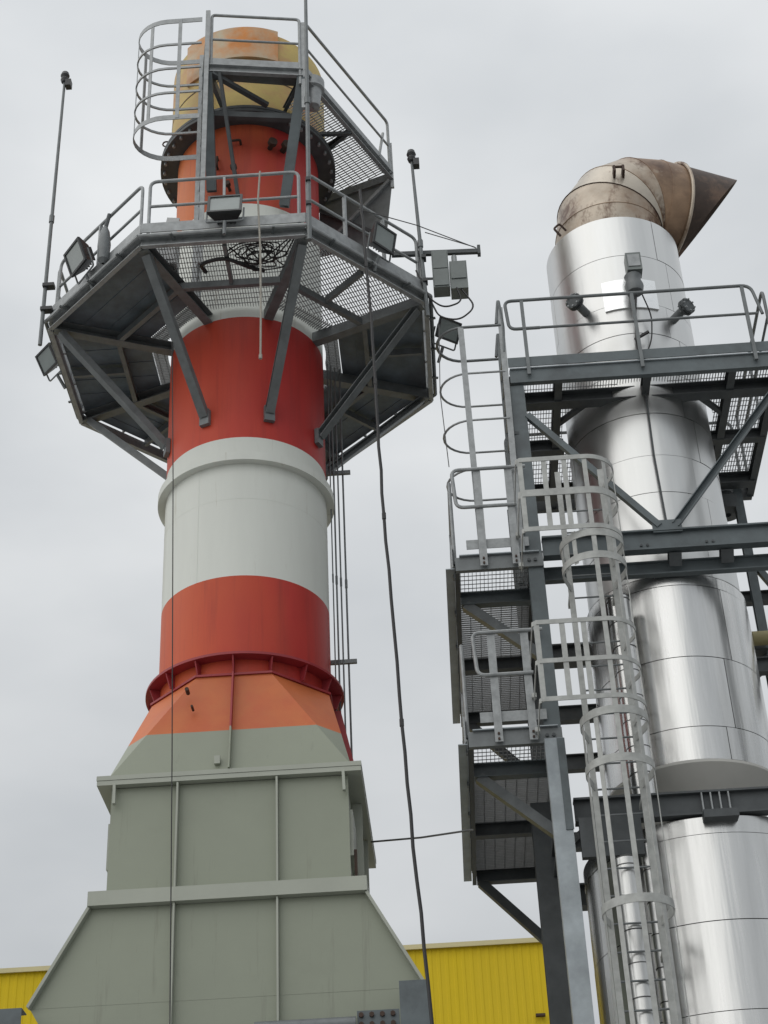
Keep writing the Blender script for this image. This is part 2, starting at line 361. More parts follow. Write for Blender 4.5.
# ================================================================== LEFT: banded chimney
ch = Thing('banded_chimney', 'tall red and white banded steel chimney on grey-green square base', 'chimney')
def band(name, r, z0, z1, m, parent=None): return ch.part(name, MB().shell(r-0.03, r, z0, z1, 96), m, parent)
band('red_band', 1.0, 13.864, 15.763, 'deepred')
wb = band('white_band', 1.0, 11.898, 13.864, 'white')
band('orange_red_band', 1.0, 10.64, 11.898, 'red')
wb2 = band('white_band', 1.0, 15.763, 17.74, 'white')
ur = band('upper_red_band', 1.0, 17.74, 19.24, 'redface')
ch.part('drip_ring', MB().lathe([(1.0, 13.47), (1.095, 13.47), (1.095, 13.585), (1.0, 13.60)], 96), 'white', wb)
ch.part('weld_seam', MB().shell(0.99, 1.0012, 12.965, 12.983, 96), 'white', wb)
for par, z0_, z1_, mt, angs in ((wb, 11.90, 13.44, 'white', (-118, 20)), (wb2, 15.77, 17.7, 'white', (-70, 60)), (ur, 17.76, 19.2, 'redface', (-128, 10))):
    for an_ in angs:
        ch.part('weld_seam', MB().shell(0.99, 1.0025, z0_, z1_, 2, R(an_), R(an_+0.9)), mt, par)
# base flange with gussets
fl = ch.part('base_flange', MB().shell(1.0, 1.145, 10.80, 10.83, 96), 'crimson')
oct8 = [(1.11*math.cos(R(22.5+45*k)), 1.11*math.sin(R(22.5+45*k))) for k in range(8)]
lowfl = ch.part('octagon_plate', MB().prism(oct8, 10.60, 10.625), 'crimson')
gp = MB().add([(0.999, -0.008, 10.626), (1.06, -0.008, 10.626), (1.125, -0.008, 10.798), (0.999, -0.008, 10.798),
               (0.999, 0.008, 10.626), (1.06, 0.008, 10.626), (1.125, 0.008, 10.798), (0.999, 0.008, 10.798)],
              [(0,1,2,3),(7,6,5,4),(0,4,5,1),(1,5,6,2),(2,6,7,3),(3,7,4,0)])
g0 = ch.part('gusset', gp, 'crimson', fl)
for k in range(1, 16): ch.dup(g0, 'gusset', (0, 0, 0), fl, R(22.5*k))
# square to octagon transition, orange above, grey-green below
sq = 1.27; za, zb = 9.325, 10.60
top = [V(1.085*math.cos(R(-112.5+45*k)), 1.085*math.sin(R(-112.5+45*k)), zb) for k in range(8)]
bot = [V(*p, za) for p in ((-sq, -sq), (sq, -sq), (sq, sq), (-sq, sq))]
zs = 9.86; tt = (zs-za)/(zb-za)
lowr, upr = MB(), MB()
for k in range(4):
    a, c = top[2*k], top[2*k+1]; p, q = bot[k], bot[(k+1) % 4]; e = top[(2*k+2) % 8]
    pa, qc, qe = p.lerp(a, tt), q.lerp(c, tt), q.lerp(e, tt)
    lowr.add([p, q, qc, pa], [(0, 1, 2, 3)]); upr.add([pa, qc, c, a], [(0, 1, 2, 3)])
    lowr.add([q, qe, qc], [(0, 1, 2)]); upr.add([qc, qe, e, c], [(0, 1, 2, 3)])
co = ch.part('transition_hood', upr, 'orange', smooth=0)
cl = ch.part('transition_base', lowr, 'greygreen', smooth=0)
for k in range(4):
    a = R(-90+90*k); rot = Matrix.Rotation(a+math.pi/2, 3, 'Z')
    p0, p1 = rot @ V(0, -1.02, 10.60), rot @ V(0, -1.275, 9.33)
    d = rot @ V(0, -1, 0)
    m0 = p0.lerp(p1, 1-tt)
    mbr = MB(); sx = rot @ V(0.009, 0, 0)
    for A, B, nm, mt, par in ((p0, m0, 'rib', 'crimson', co), (m0, p1, 'rib', 'crimson' if k == 1 else 'greygreen', cl)):
        mb_ = MB(); q_ = [A, B, B+d*0.085, A+d*0.085]
        mb_.add([v-sx for v in q_]+[v+sx for v in q_], [(0,1,2,3),(7,6,5,4),(0,4,5,1),(1,5,6,2),(2,6,7,3),(3,7,4,0)])
        ch.part(nm, mb_, mt, par)
for (u, z, r_) in ((-0.48, 10.34, 0.022), (-0.42, 10.13, 0.014)):
    ch.part('bolt_hole_plug', MB().cyl((u, -1.14, z), (u, -1.25, z), r_, 10), 'weld', co)
ch.part('name_plate', MB().box((-0.16, -1.30, 9.41), (-0.10, -1.26, 9.50)), 'greytrim', cl)
# upper ledge, square casing, lower ledge, flared duct
ld = ch.part('upper_ledge', MB().box((-1.385, -1.345, 9.27), (1.385, 1.345, 9.32)), 'greytrim')
ch.part('ledge_lip', MB().box((-1.38, -1.34, 9.215), (1.38, 1.34, 9.266)), 'greytrim', ld)
for u in (-1.20, 1.19):
    ch.part('ledge_clip', MB().bar((u, -1.31, 9.32), (u+0.01, -1.33, 9.00), 0.03, 0.05), 'greytrim', ld)
cas = ch.part('casing', MB().box((-1.225, -1.235, 8.05), (1.225, 1.235, 9.213)), 'greygreen')
lo = ch.part('lower_ledge', MB().box((-1.40, -1.37, 7.90), (1.40, 1.37, 8.05)), 'greytrim')
ddz = [7.898, 6.92, 6.15]; hw_ = [1.385, 1.92, 1.45]
poly = [(-hw_[0], ddz[0]), (hw_[0], ddz[0]), (hw_[1], ddz[1]), (hw_[2], ddz[2]), (-hw_[2], ddz[2]), (-hw_[1], ddz[1])]
du = ch.part('flared_duct', MB().add([(x, -1.27, z) for x, z in poly]+[(x, 1.27, z) for x, z in poly],
     [(5, 4, 3, 2, 1, 0), (6, 7, 8, 9, 10, 11)]+[(i, (i+1) % 6, 6+(i+1) % 6, 6+i) for i in range(6)]), 'greygreen', smooth=0)
xs = [-1.25, -0.535, 0.50, 1.25]
for fv in (-1, 1):
    for i in range(3):
        x0, x1_ = xs[i]+0.012, xs[i+1]-0.012
        ch.part('panel', MB().box((x0, fv*1.235, 8.054), (x1_, fv*1.25, 9.208)), 'greygreen', cas)
        l0 = [(-1.383, -0.547), (-0.523, 0.488), (0.512, 1.383)][i]; l1 = [(-1.918, -0.547), (-0.523, 0.488), (0.512, 1.918)][i]
        y = fv*1.272
        pl = [(l0[0], y, 7.896), (l0[1], y, 7.896), (l1[1], y, 6.92), (l1[0], y, 6.92)]
        ch.part('panel', MB().plate(pl if fv > 0 else pl[::-1], 0.012), 'greygreen', du)
    for x in xs[1:3]:
        ch.part('stiffener', MB().box((x-0.010, fv*1.24, 8.055), (x+0.010, fv*1.335, 9.208)), 'greytrim', cas)
        ch.part('stiffener', MB().box((x-0.010, fv*1.26, 6.2), (x+0.010, fv*1.345, 7.895)), 'greytrim', du)
for fu in (-1, 1):
    for y in (-0.5, 0.5):
        ch.part('stiffener', MB().box((fu*1.23, y-0.01, 8.055), (fu*1.335, y+0.01, 9.208)), 'greytrim', cas)
    ch.part('edge_flange', MB().bar((fu*1.39, -1.30, 7.895), (fu*1.93, -1.30, 6.92), 0.03, 0.10, up=(0, 1, 0)), 'greytrim', du)
    ch.part('access_door', MB().box((fu*1.225, -1.18, 8.35), (fu*1.27, -0.35, 8.85)), 'greytrim', cas)
ch.part('door_handle', MB().box((1.272, -1.16, 8.12), (1.30, -1.12, 8.42)), 'weld', cas)
# big bolted flange and the heat-stained top section
bf = ch.part('bolted_flange', MB().shell(0.99, 1.25, 19.25, 19.30, 96), 'steelblack')
ch.part('mating_flange', MB().shell(1.0, 1.25, 19.31, 19.36, 96), 'steelblack', bf)
nb = ch.part('flange_bolt', MB().cyl((1.19, 0, 19.20), (1.19, 0, 19.40), 0.022, 6), 'galv', bf)
for k in range(1, 40): ch.dup(nb, 'flange_bolt', (0, 0, 0), bf, R(9*k))
tp = ch.part('heat_stained_top', MB().lathe([(1.0, 19.36), (1.11, 19.36), (1.11, 21.02), (1.095, 21.05), (1.0, 21.05)], 96), 'ochre')
ch.part('seam', MB().shell(1.09, 1.114, 20.05, 20.07, 96), 'weld', tp)
ch.part('repair_patch', MB().shell(1.111, 1.155, 20.45, 21.075, 28, R(-113), R(-62)), 'patch', tp, 'rust-orange sheet patch at the chimney mouth')
ch.part('repair_patch', MB().shell(1.111, 1.145, 20.28, 21.085, 14, R(-134), R(-114)), 'patch', tp)
ch.part('lifting_eye', MB().tube([(-1.16+0.05*math.cos(t), -0.25, 19.75+0.05*math.sin(t)) for t in [i*math.pi/5 for i in range(10)]], 0.012, 6, True), 'weld', tp)
def fitting(ang, z, size=1.0):
    a = R(ang); c, s_ = math.cos(a), math.sin(a)
    mb_ = MB().cyl((0.99*c, 0.99*s_, z), (1.14*c, 1.14*s_, z), 0.035*size, 10).cyl((1.10*c, 1.10*s_, z), (1.16*c, 1.16*s_, z), 0.065*size, 12)
    ch.part('nozzle', mb_, 'weld', ur)
for an, z, sz in ((-66, 18.82, 1.0), (-93, 18.3, 0.7), (-55, 18.85, 1.2), (-97, 18.0, 0.6)): fitting(an, z, sz)
ch.part('handle', MB().tube(fillet([(-0.13, -0.98, 18.85), (-0.13, -1.08, 18.85), (0.02, -1.09, 18.85), (0.02, -0.98, 18.85)], 0.03), 0.018, 6), 'weld', ur)
ch.part('handle', MB().tube(fillet([(-0.30, -0.94, 18.62), (-0.30, -1.04, 18.62), (-0.30, -1.04, 18.45), (-0.30, -0.94, 18.45)], 0.03), 0.016, 6), 'weld', ur)

# frame that carries the chimney base
sf = Thing('chimney_support_frame', 'blue-grey bolted steel frame under the chimney base', 'steel frame')
for fu in (-1, 1):
    for fv in (-1, 1):
        sf.part('column', MB().ibeam((fu*1.55, fv*1.45, 0), (fu*1.55, fv*1.45, 6.14), 0.25, 0.25, up=(0, 1, 0)), 'steel')
for fv in (-1, 1):
    sf.part('cross_beam', MB().ibeam((-1.8, fv*1.45, 6.27), (1.3, fv*1.45, 6.27), 0.2, 0.24), 'steel')
pl_ = sf.part('splice_plate', MB().box((1.27, -1.52, 6.38), (1.67, -1.50, 6.645)), 'steel')
for i in range(4):
    for j in range(3):
        sf.part('bolt', MB().cyl((1.31+0.10*i, -1.515, 6.42+0.09*j), (1.31+0.10*i, -1.55, 6.42+0.09*j), 0.025, 6), 'weld', pl_)
sf.part('front_rail_beam', MB().tube([(0.3, -1.52, 6.52), (1.26, -1.52, 6.52)], 0.075, 12), 'galvdark')
sf.part('end_plate', MB().box((1.68, -1.54, 6.2), (1.965, -1.50, 6.905)), 'steel')
sf.part('side_beam', MB().channel((-4.6, -1.45, 6.70), (-1.93, -1.45, 6.70), 0.2, 0.30), 'steel')
sf.part('side_leg', MB().ibeam((-4.5, -1.45, 0), (-4.5, -1.45, 6.55), 0.2, 0.2), 'steel')

# ------------------------------------------------------------------ octagonal maintenance platform
RO = 2.60; ZD = 15.75
oc = [V(RO*math.cos(R(-112.5+45*k)), RO*math.sin(R(-112.5+45*k)), 0) for k in range(8)]
pf = Thing('octagonal_platform', 'grey octagonal maintenance platform ringing the red upper chimney', 'platform', OL, (0, 0, ZD))
def on_ring(k, t, r, z): return (oc[k % 8].lerp(oc[(k+1) % 8], t) * (r/RO)) + V(0, 0, z)
for k in range(8):
    a = R(-112.5+45*k); d = V(math.cos(a), math.sin(a), 0)
    pf.part('radial_beam', MB().channel(d*1.0+V(0, 0, ZD+0.07), d*2.55+V(0, 0, ZD+0.07), 0.12, 0.15, 0.012), 'galvdark')
    br = pf.part('knee_brace', MB().channel(d*2.46+V(0, 0, ZD-0.01), d*1.045+V(0, 0, 14.24), 0.11, 0.09, 0.012), 'galvdark')
    pf.part('brace_foot', MB().bar(d*1.005+V(0, 0, 14.22), d*1.06+V(0, 0, 14.22), 0.13, 0.22), 'galvdark', br)
    pf.part('edge_channel', MB().channel(oc[k]+V(0, 0, ZD+0.07), oc[(k+1) % 8]+V(0, 0, ZD+0.07), 0.06, 0.14, side=-1), 'galv')
    tb = 0.97
    pf.part('toe_board', MB().bar(oc[k]*1.005+V(0, 0, ZD+0.30), oc[(k+1) % 8]*1.005+V(0, 0, ZD+0.30), 0.012, 0.15), 'galv')
    pf.part('inner_beam', MB().channel(on_ring(k, 0, 1.72, ZD+0.05), on_ring(k, 1, 1.72, ZD+0.05), 0.06, 0.10), 'galvdark')
    # decking: open grating in the two front bays, ribbed planks elsewhere; open mesh strip next to the shaft
    outer = [(on_ring(k, t, 2.54, 0).x, on_ring(k, t, 2.54, 0).y) for t in (0.005, 0.995)]
    inner = [(on_ring(k, t, 1.33, 0).x, on_ring(k, t, 1.33, 0).y) for t in (0.995, 0.005)]
    inn2 = [(on_ring(k, t, 1.10, 0).x, on_ring(k, t, 1.10, 0).y) for t in (0.99, 0.01)]
    sector = outer + inner
    if k in (0, 1):
        pf.part('grating_panel', grating(sector, ZD+0.165, R(90) if k == 0 else R(72), 0.034, 0.005, 0.028, 0.09), 'grating', kind='stuff')
    else:
        e = oc[(k+1) % 8]-oc[k]; ea = math.atan2(e.y, e.x)
        if k in (2, 6): ea += 0 if k == 2 else math.pi/2
        dd = (math.cos(ea), math.sin(ea)); nn = (-dd[1], dd[0])
        offs = [nn[0]*x+nn[1]*y for x, y in sector]; o0 = min(offs); W_ = 0.15
        while o0 < max(offs)-0.03:
            strip = clip_poly(clip_poly(sector, nn, min(o0+W_+0.004, max(offs))), (-nn[0], -nn[1]), -o0)
            if len(strip) >= 3:
                pz = 0.007*(int(round((o0-min(offs))/W_)) % 2); mbp = MB().prism(strip, ZD+0.15+pz, ZD+0.18+pz)
                pf.part('deck_plank', mbp, 'deckplank')
            o0 += W_
    ring = [(on_ring(k, t, 1.32, 0).x, on_ring(k, t, 1.32, 0).y) for t in (0.005, 0.995)] + inn2
    pf.part('inner_grating', grating(ring, ZD+0.165, a+R(22.5), 0.034, 0.005, 0.028, 0.09, hole=(0, 0, 1.04)), 'grating', kind='stuff')
    # railing of this side
    inset = 0.985
    p, q = oc[k]*inset, oc[(k+1) % 8]*inset
    e = (q-p).normalized()
    p2, q2 = p+e*0.06, q-e*0.06
    H1, H2 = ZD+1.12, ZD+0.70
    rl = pf.part('railing', MB().tube(fillet([p2+V(0, 0, ZD+0.15), p2+V(0, 0, H1), q2+V(0, 0, H1), q2+V(0, 0, ZD+0.15)], 0.10), 0.022, 8), 'galv')
    pf.part('knee_rail', MB().tube([p2+V(0, 0, H2), q2+V(0, 0, H2)], 0.019, 8), 'galv', rl)
    for t in ((0.5,) if k in (0, 4, 7) else (0.34, 0.67)):
        c_ = p.lerp(q, t); pf.part('post', MB().bar(c_+V(0, 0, ZD+0.15), c_+V(0, 0, H1-0.02), 0.045, 0.03, up=(e.x, e.y, 0)), 'galv', rl)
    # conduit clipped under the edge
    c0, c1 = oc[k]*1.025, oc[(k+1) % 8]*1.025
    cd = pf.part('conduit', MB().tube([c0+V(0, 0, ZD+0.13), c1+V(0, 0, ZD+0.13)], 0.026, 8), 'galvdark' if k > 1 and k < 7 else 'galv')
    for t in (0.2, 0.5, 0.8):
        m_ = c0.lerp(c1, t); dn = m_.normalized(); dn.z = 0
        pf.part('conduit_clip', MB().bar(m_-dn*0.07+V(0, 0, ZD+0.10), m_+dn*0.05+V(0, 0, ZD+0.10), 0.03, 0.02), 'galvdark', cd)
for k, t0 in ((0, 0.5), (1, 0.5), (2, 0.5), (6, 0.5), (3, 0.5), (5, 0.5)):
    pf.part('joist', MB().bar(on_ring(k, t0, 1.75, ZD+0.07), on_ring(k, t0, 2.50, ZD+0.07), 0.045, 0.10), 'galvdark')

# ------------------------------------------------------------------ small upper platform
ZU = 19.44
up_ = Thing('upper_platform', 'small angled platform with railing wrapped around the chimney top', 'platform', OL, (0, 0, ZU))
A, B, Cc, D = V(-0.345, -1.80, 0), V(0.94, -1.60, 0), V(2.05, 0.47, 0), V(0.95, 0.90, 0)
Ai, Bi = V(-0.22, -1.13, 0), V(0.62, -0.98, 0)
Z = lambda p, z: V(p.x, p.y, z)
for p, q, nm in ((A, B, 'front_beam'), (B, Cc, 'side_beam'), (Cc, D, 'end_beam'), (Ai, A, 'end_beam')):
    up_.part(nm, MB().channel(Z(p, ZU+0.07), Z(q, ZU+0.07), 0.06, 0.14, side=-1), 'galv' if nm != 'end_beam' else 'galvdark')
    if nm in ('front_beam', 'side_beam'):
        up_.part('toe_board', MB().bar(Z(p, ZU+0.22), Z(q, ZU+0.22), 0.012, 0.12), 'galv')
up_.part('front_plank', MB().prism([(A.x+.03, A.y+.05), (B.x-.02, B.y+.05), (B.x-.06, B.y+.30), (A.x+.05, A.y+.28)], ZU+0.145, ZU+0.175), 'galvdark')
up_.part('grating_panel', grating([(B.x, B.y+.03), (Cc.x-.05, Cc.y-.02), (D.x, D.y), (Bi.x+.02, Bi.y)], ZU+0.155, R(150), 0.045, 0.005, 0.022, 0.11, hole=(0, 0, 1.12)), 'grating', kind='stuff')
mid = B.lerp(Cc, 0.52)
up_.part('cross_beam', MB().channel(Z(mid, ZU+0.05), Z(V(1.10, -0.15, 0), ZU+0.05), 0.05, 0.10), 'steelblack')
up_.part('cross_beam', MB().channel(Z(B, ZU+0.05), Z(Bi, ZU+0.05), 0.05, 0.10), 'steelblack')
up_.part('diagonal_strut', MB().bar(Z(mid, ZU-0.02), Z(V(1.0, -0.55, 0), ZU-0.02), 0.05, 0.05), 'steelblack')
up_.part('back_panel', MB().plate([Z(Cc, ZU-0.005), Z(D, ZU-0.005), Z(D*0.97, 18.4), Z(Cc*0.93, 18.2)], 0.01), 'galvdark')
bp_ = up_.part('brace', MB().bar(Z(Cc*0.985, ZU), Z(D*0.98+V(-0.0, -0.05, 0), 18.45), 0.05, 0.05), 'galv')
up_.part('brace', MB().bar(Z(D*0.985, ZU-0.1), Z(Cc*0.93+V(0, -0.05, 0), 18.25), 0.05, 0.05), 'steelblack')
# hangers that carry the platform
for p, q, zl in ((A, V(-0.36, -1.05, 0), 17.95), (B, V(0.60, -0.93, 0), 17.7)):
    up_.part('hanger', MB().channel(Z(p*0.985, ZU), Z(q, zl), 0.13, 0.09, 0.012, up=(0, 1, 0.3)), 'steel')
up_.part('strut', MB().bar(Z(A.lerp(B, 0.13), ZU), Z(V(0.0, -1.06, 0), 17.78), 0.045, 0.045), 'steelblack')
up_.part('strut', MB().bar(Z(A.lerp(B, 0.05), ZU-0.02), Z(V(0.42, -1.28, 0), 19.28), 0.07, 0.06), 'steelblack')
up_.part('tie_beam', MB().bar(V(-0.36, -1.42, 19.02), V(0.75, -1.26, 19.02), 0.08, 0.10), 'steelblack')
# railings
H1, H2 = ZU+1.16, ZU+0.66
e = (B-A).normalized()
rl = up_.part('railing', MB().tube(fillet([Z(A+e*0.05, ZU+0.15), Z(A+e*0.05, H1), Z(B-e*0.04, H1), Z(B-e*0.04, ZU-0.15)], 0.06), 0.022, 8), 'galv')
up_.part('knee_rail', MB().tube([Z(A+e*0.05, H2), Z(B-e*0.04, H2)], 0.018, 8), 'galv', rl)
e = (Cc-B).normalized()
rl = up_.part('railing', MB().tube(fillet([Z(B+e*0.05, ZU+0.1), Z(B+e*0.05, H1), Z(Cc-e*0.05, H1), Z(Cc-e*0.05, ZU+0.1)], 0.08), 0.022, 8), 'galv')
up_.part('knee_rail', MB().tube([Z(B+e*0.05, H2), Z(Cc-e*0.05, H2)], 0.018, 8), 'galv', rl)
up_.part('post', MB().bar(Z(Cc, ZU-0.15), Z(Cc, ZU+0.75), 0.05, 0.04), 'galv', rl)
up_.part('post', MB().bar(Z(Cc-e*0.35, ZU+0.2), Z(Cc-e*0.2, ZU+0.8), 0.03, 0.03), 'galv', rl)
up_.part('post', MB().bar(Z(B+e*0.02, ZU-0.6), Z(B+e*0.02, ZU+1.1), 0.07, 0.05), 'galv', rl)
# corner lamp bowl
up_.part('corner_bracket', MB().lathe([(0.01, ZU-0.30), (0.09, ZU-0.28), (0.12, ZU+0.02), (0.16, ZU+0.04), (0.16, ZU+0.20), (0.01, ZU+0.20)], 20, c=(1.05, -1.30)), 'galv')

# ------------------------------------------------------------------ caged ladder on the chimney
cgl = Thing('caged_ladder', 'grey caged ladder at the left of the chimney top', 'ladder', OL, (-0.42, -1.48, ZD+0.18))
cgl.part('stile', MB().bar((-0.36, -1.85, ZD+0.18), (-0.34, -1.85, 20.62), 0.03, 0.06, up=(1, 0, 0)), 'galv')
cgl.part('stile', MB().bar((-0.52, -1.12, ZD+0.18), (-0.50, -1.12, 20.55), 0.12, 0.05, up=(0, 1, 0)), 'galv')
z = ZD+0.45
while z < 20.2:
    cgl.part('rung', MB().tube([(-0.36, -1.84, z), (-0.51, -1.13, z)], 0.013, 6), 'galv'); z += 0.28
def hoop_pts(u0, uc, vc, r, z, sgn=-1, n=14):
    pts = [V(u0, vc-r, z)]
    for i in range(n+1):
        t = -math.pi/2 + math.pi*i/n
        pts.append(V(uc+sgn*r*1.25*math.cos(t), vc+r*math.sin(t), z))
    pts.append(V(u0, vc+r, z)); return pts
def flat_band(pts, h, t=0.008):
    mb_ = MB(); n = len(pts); vs, fs = [], []
    for i in range(n):
        d = pts[min(i+1, n-1)]-pts[max(i-1, 0)]; nr = V(-d.y, d.x, 0).normalized()*t/2
        vs += [pts[i]-nr-V(0, 0, h/2), pts[i]+nr-V(0, 0, h/2), pts[i]+nr+V(0, 0, h/2), pts[i]-nr+V(0, 0, h/2)]
    for i in range(n-1):
        for k in range(4): fs.append((4*i+k, 4*i+(k+1) % 4, 4*i+4+(k+1) % 4, 4*i+4+k))
    fs.append((3, 2, 1, 0)); fs.append(tuple(4*(n-1)+k for k in range(4)))
    return mb_.add(vs, fs)
for i in range(5):
    z = 18.55 + 0.475*i
    big = i in (0, 4)
    cgl.part('hoop', flat_band(hoop_pts(-0.42, -0.90, -1.485, 0.37, z), 0.085 if big else 0.035, 0.01 if big else 0.02), 'galv')
for ang in (-62, -14, 30):
    t = R(ang); u, v = -0.90-0.365*1.25*math.cos(t), -1.485+0.365*math.sin(t)
    cgl.part('cage_bar', MB().bar((u, v, 18.53), (u, v, 20.48), 0.05, 0.012, up=(math.cos(t), -math.sin(t), 0)), 'galv')
cgl.part('cage_bar', MB().bar((-0.72, -1.86, 18.53), (-0.72, -1.86, 20.48), 0.05, 0.012, up=(0, 1, 0)), 'galv')

# ------------------------------------------------------------------ masts with lightning / air lamps
def mast(u, v, z0, z1, label, lean=0.0, r=0.024, head=True):
    t = Thing('lamp_mast', label, 'mast', OL, (u, v, z0), group='thin masts on the platform railing')
    t.part('pole', MB().tube([(u, v, z0), (u+lean*0.5, v, (z0+z1)/2), (u+lean, v, z1)], [r*1.15, r, r*0.8], 8), 'galvdark')
    t.part('coupling', MB().tube([(u+lean*0.45, v, z0+(z1-z0)*0.45-0.06), (u+lean*0.45, v, z0+(z1-z0)*0.45+0.06)], r*1.5, 8), 'galvdark')
    if head:
        h = t.part('lamp_head', MB().lathe([(0.01, z1-0.02), (0.045, z1), (0.06, z1+0.05), (0.045, z1+0.09), (0.065, z1+0.13), (0.05, z1+0.19), (0.01, z1+0.22)], 12, c=(u+lean, v)), 'lampblack')
        t.part('lamp_bracket', MB().box((u+lean+0.02, v-0.05, z1-0.10), (u+lean+0.10, v+0.05, z1+0.02)), 'lampblack', h)
    for zz in (z0+0.55, z0+0.95):
        t.part('clamp', MB().box((u-0.03, v-0.05, zz), (u+0.12 if u < 0 else u+0.03, v+0.05, zz+0.05)), 'lampblack')
mast(-2.49, -1.08, 15.45, 20.25, 'thin lamp mast at the left corner of the octagonal platform')
mast(2.41, -1.08, 15.5, 18.22, 'thin lamp mast at the right corner of the octagonal platform', -0.07)
mast(1.05, -2.50, 15.6, 20.9, 'thin pole rising past the top edge in front of the chimney', 0.02, 0.026, head=False)

# ------------------------------------------------------------------ floodlights
def flood(u, v, z, yaw, tilt, size, label):
    rot = Matrix.Rotation(yaw, 4, 'Z') @ Matrix.Rotation(tilt, 4, 'X')
    t = Thing('floodlight', label, 'floodlight', OL, (u, v, z), group='floodlights on the octagonal platform', rot=rot)
    s = size; hs = s*0.5
    body = MB().add([(-hs, -0.09*s, -hs*.85), (hs, -0.09*s, -hs*.85), (hs, -0.09*s, hs*.85), (-hs, -0.09*s, hs*.85),
                     (-hs*.6, 0.30*s, -hs*.55), (hs*.6, 0.30*s, -hs*.55), (hs*.6, 0.30*s, hs*.55), (-hs*.6, 0.30*s, hs*.55)],
                    [(0,1,2,3),(7,6,5,4),(0,4,5,1),(1,5,6,2),(2,6,7,3),(3,7,4,0)])
    h = t.part('housing', body, 'lampblack', smooth=0)
    fr = MB(); w = 0.07*s
    for a, b_ in (((-hs, -hs*.85), (hs, -hs*.85+w)), ((-hs, hs*.85-w), (hs, hs*.85)), ((-hs, -hs*.85+w), (-hs+w, hs*.85-w)), ((hs-w, -hs*.85+w), (hs, hs*.85-w))):
        fr.box((a[0], -0.16*s, a[1]), (b_[0], -0.095*s, b_[1]))
    f_ = t.part('bezel', fr, 'lampblack', smooth=0)
    t.part('glass', MB().box((-hs+w*1.02, -0.125*s, -hs*.85+w*1.02), (hs-w*1.02, -0.115*s, hs*.85-w*1.02)), 'lens', f_)
    for k in range(5):
        x = -hs*.5+k*hs*.25; t.part('cooling_fin', MB().box((x-.006, 0.302*s, -hs*.5), (x+.006, 0.40*s, hs*.5)), 'lampblack', h)
    br = MB().tube(fillet([(-hs*1.06, 0.05*s, 0), (-hs*1.06, 0.05*s, -hs*1.3), (hs*1.06, 0.05*s, -hs*1.3), (hs*1.06, 0.05*s, 0)], 0.03), 0.012, 6)
    t.part('bracket', br, 'galvdark')
    t.part('stem', MB().cyl((0, 0.05*s, -hs*1.3), (0, 0.14*s, -hs*1.3-0.22), 0.022, 8), 'galvdark')
flood(0.045, -2.56, 16.16, R(0), R(-14), 0.42, 'black floodlight on the front railing of the octagonal platform')
flood(-1.90, -1.80, 16.22, R(-52), R(22), 0.40, 'grey-faced floodlight clamped to the left front railing of the octagonal platform')
flood(1.90, -1.76, 16.22, R(48), R(14), 0.36, 'black floodlight on the right front railing of the octagonal platform')
flood(2.66, -0.20, 15.98, R(35), R(28), 0.34, 'floodlight hung outside the right edge of the octagonal platform')
flood(-2.66, 0.02, 16.12, R(-48), R(30), 0.36, 'floodlight hung outside the left edge of the octagonal platform')

# ------------------------------------------------------------------ electrical boxes on an arm
ar = Thing('equipment_arm', 'horizontal steel arm reaching right from the platform corner', 'arm', OL, (2.0, -1.0, 16.62))
ar.part('beam', MB().bar((2.0, -0.98, 16.66), (3.13, -0.98, 16.62), 0.05, 0.06), 'steelblack')
ar.part('end_stop', MB().box((3.11, -1.02, 16.56), (3.15, -0.94, 16.70)), 'steelblack')
ar.part('lower_bar', MB().tube([(2.2, -0.98, 16.22), (2.62, -0.98, 16.20)], 0.018, 6), 'galvdark')
ar.part('stay_wire', MB().tube([(1.60, -1.75, 16.78), (2.35, -1.35, 16.80), (3.10, -0.98, 16.68)], 0.007, 5), 'rubbergrey')
ar.part('stay_wire', MB().tube([(2.45, -1.05, 16.95), (3.08, -0.98, 16.70)], 0.007, 5), 'rubbergrey')
bx1 = Thing('junction_box', 'tall grey electrical box hanging under the arm beside the mast', 'electrical box', OL, (2.6, -1.0, 15.96), 'electrical boxes under the arm')
bx1.part('enclosure', MB().box((2.51, -1.08, 15.97), (2.72, -0.88, 16.59)), 'boxgrey')
bx1.part('door', MB().box((2.525, -1.095, 16.28), (2.705, -1.082, 16.57)), 'boxgrey')
bx1.part('door', MB().box((2.525, -1.095, 15.99), (2.705, -1.082, 16.265)), 'boxgrey')
bx2 = Thing('junction_box', 'wide dark electrical box at the outer end of the arm', 'electrical box', OL, (2.84, -1.0, 15.93), 'electrical boxes under the arm')
bx2.part('enclosure', MB().box((2.73, -1.07, 15.94), (2.95, -0.85, 16.40)), 'boxgrey')
bx2.part('cover', MB().box((2.745, -1.085, 16.10), (2.935, -1.072, 16.38)), 'boxgrey')
bx2.part('hanger', MB().bar((2.80, -0.96, 16.40), (2.80, -0.96, 16.64), 0.04, 0.03), 'galvdark')
bx2.part('connector', MB().cyl((2.80, -1.02, 16.40), (2.80, -1.02, 16.52), 0.035, 10), 'galv')
for lab, pts in (('slack black cable looping below the electrical boxes', [(2.30, -1.05, 16.3), (2.46, -1.1, 15.75), (2.62, -1.1, 15.60), (2.86, -1.1, 15.68), (2.80, -1.08, 15.94)]),
                 ('second slack black cable hanging lower from the electrical boxes', [(2.42, -1.05, 15.9), (2.55, -1.1, 15.45), (2.80, -1.1, 15.38), (3.02, -1.1, 15.58), (2.86, -1.05, 15.94)])):
    P_ = fillet(pts, 0.25, 6); solo('cable', MB().tube(P_, 0.012, 6), 'black', lab, 'cable', OL, pts[0])

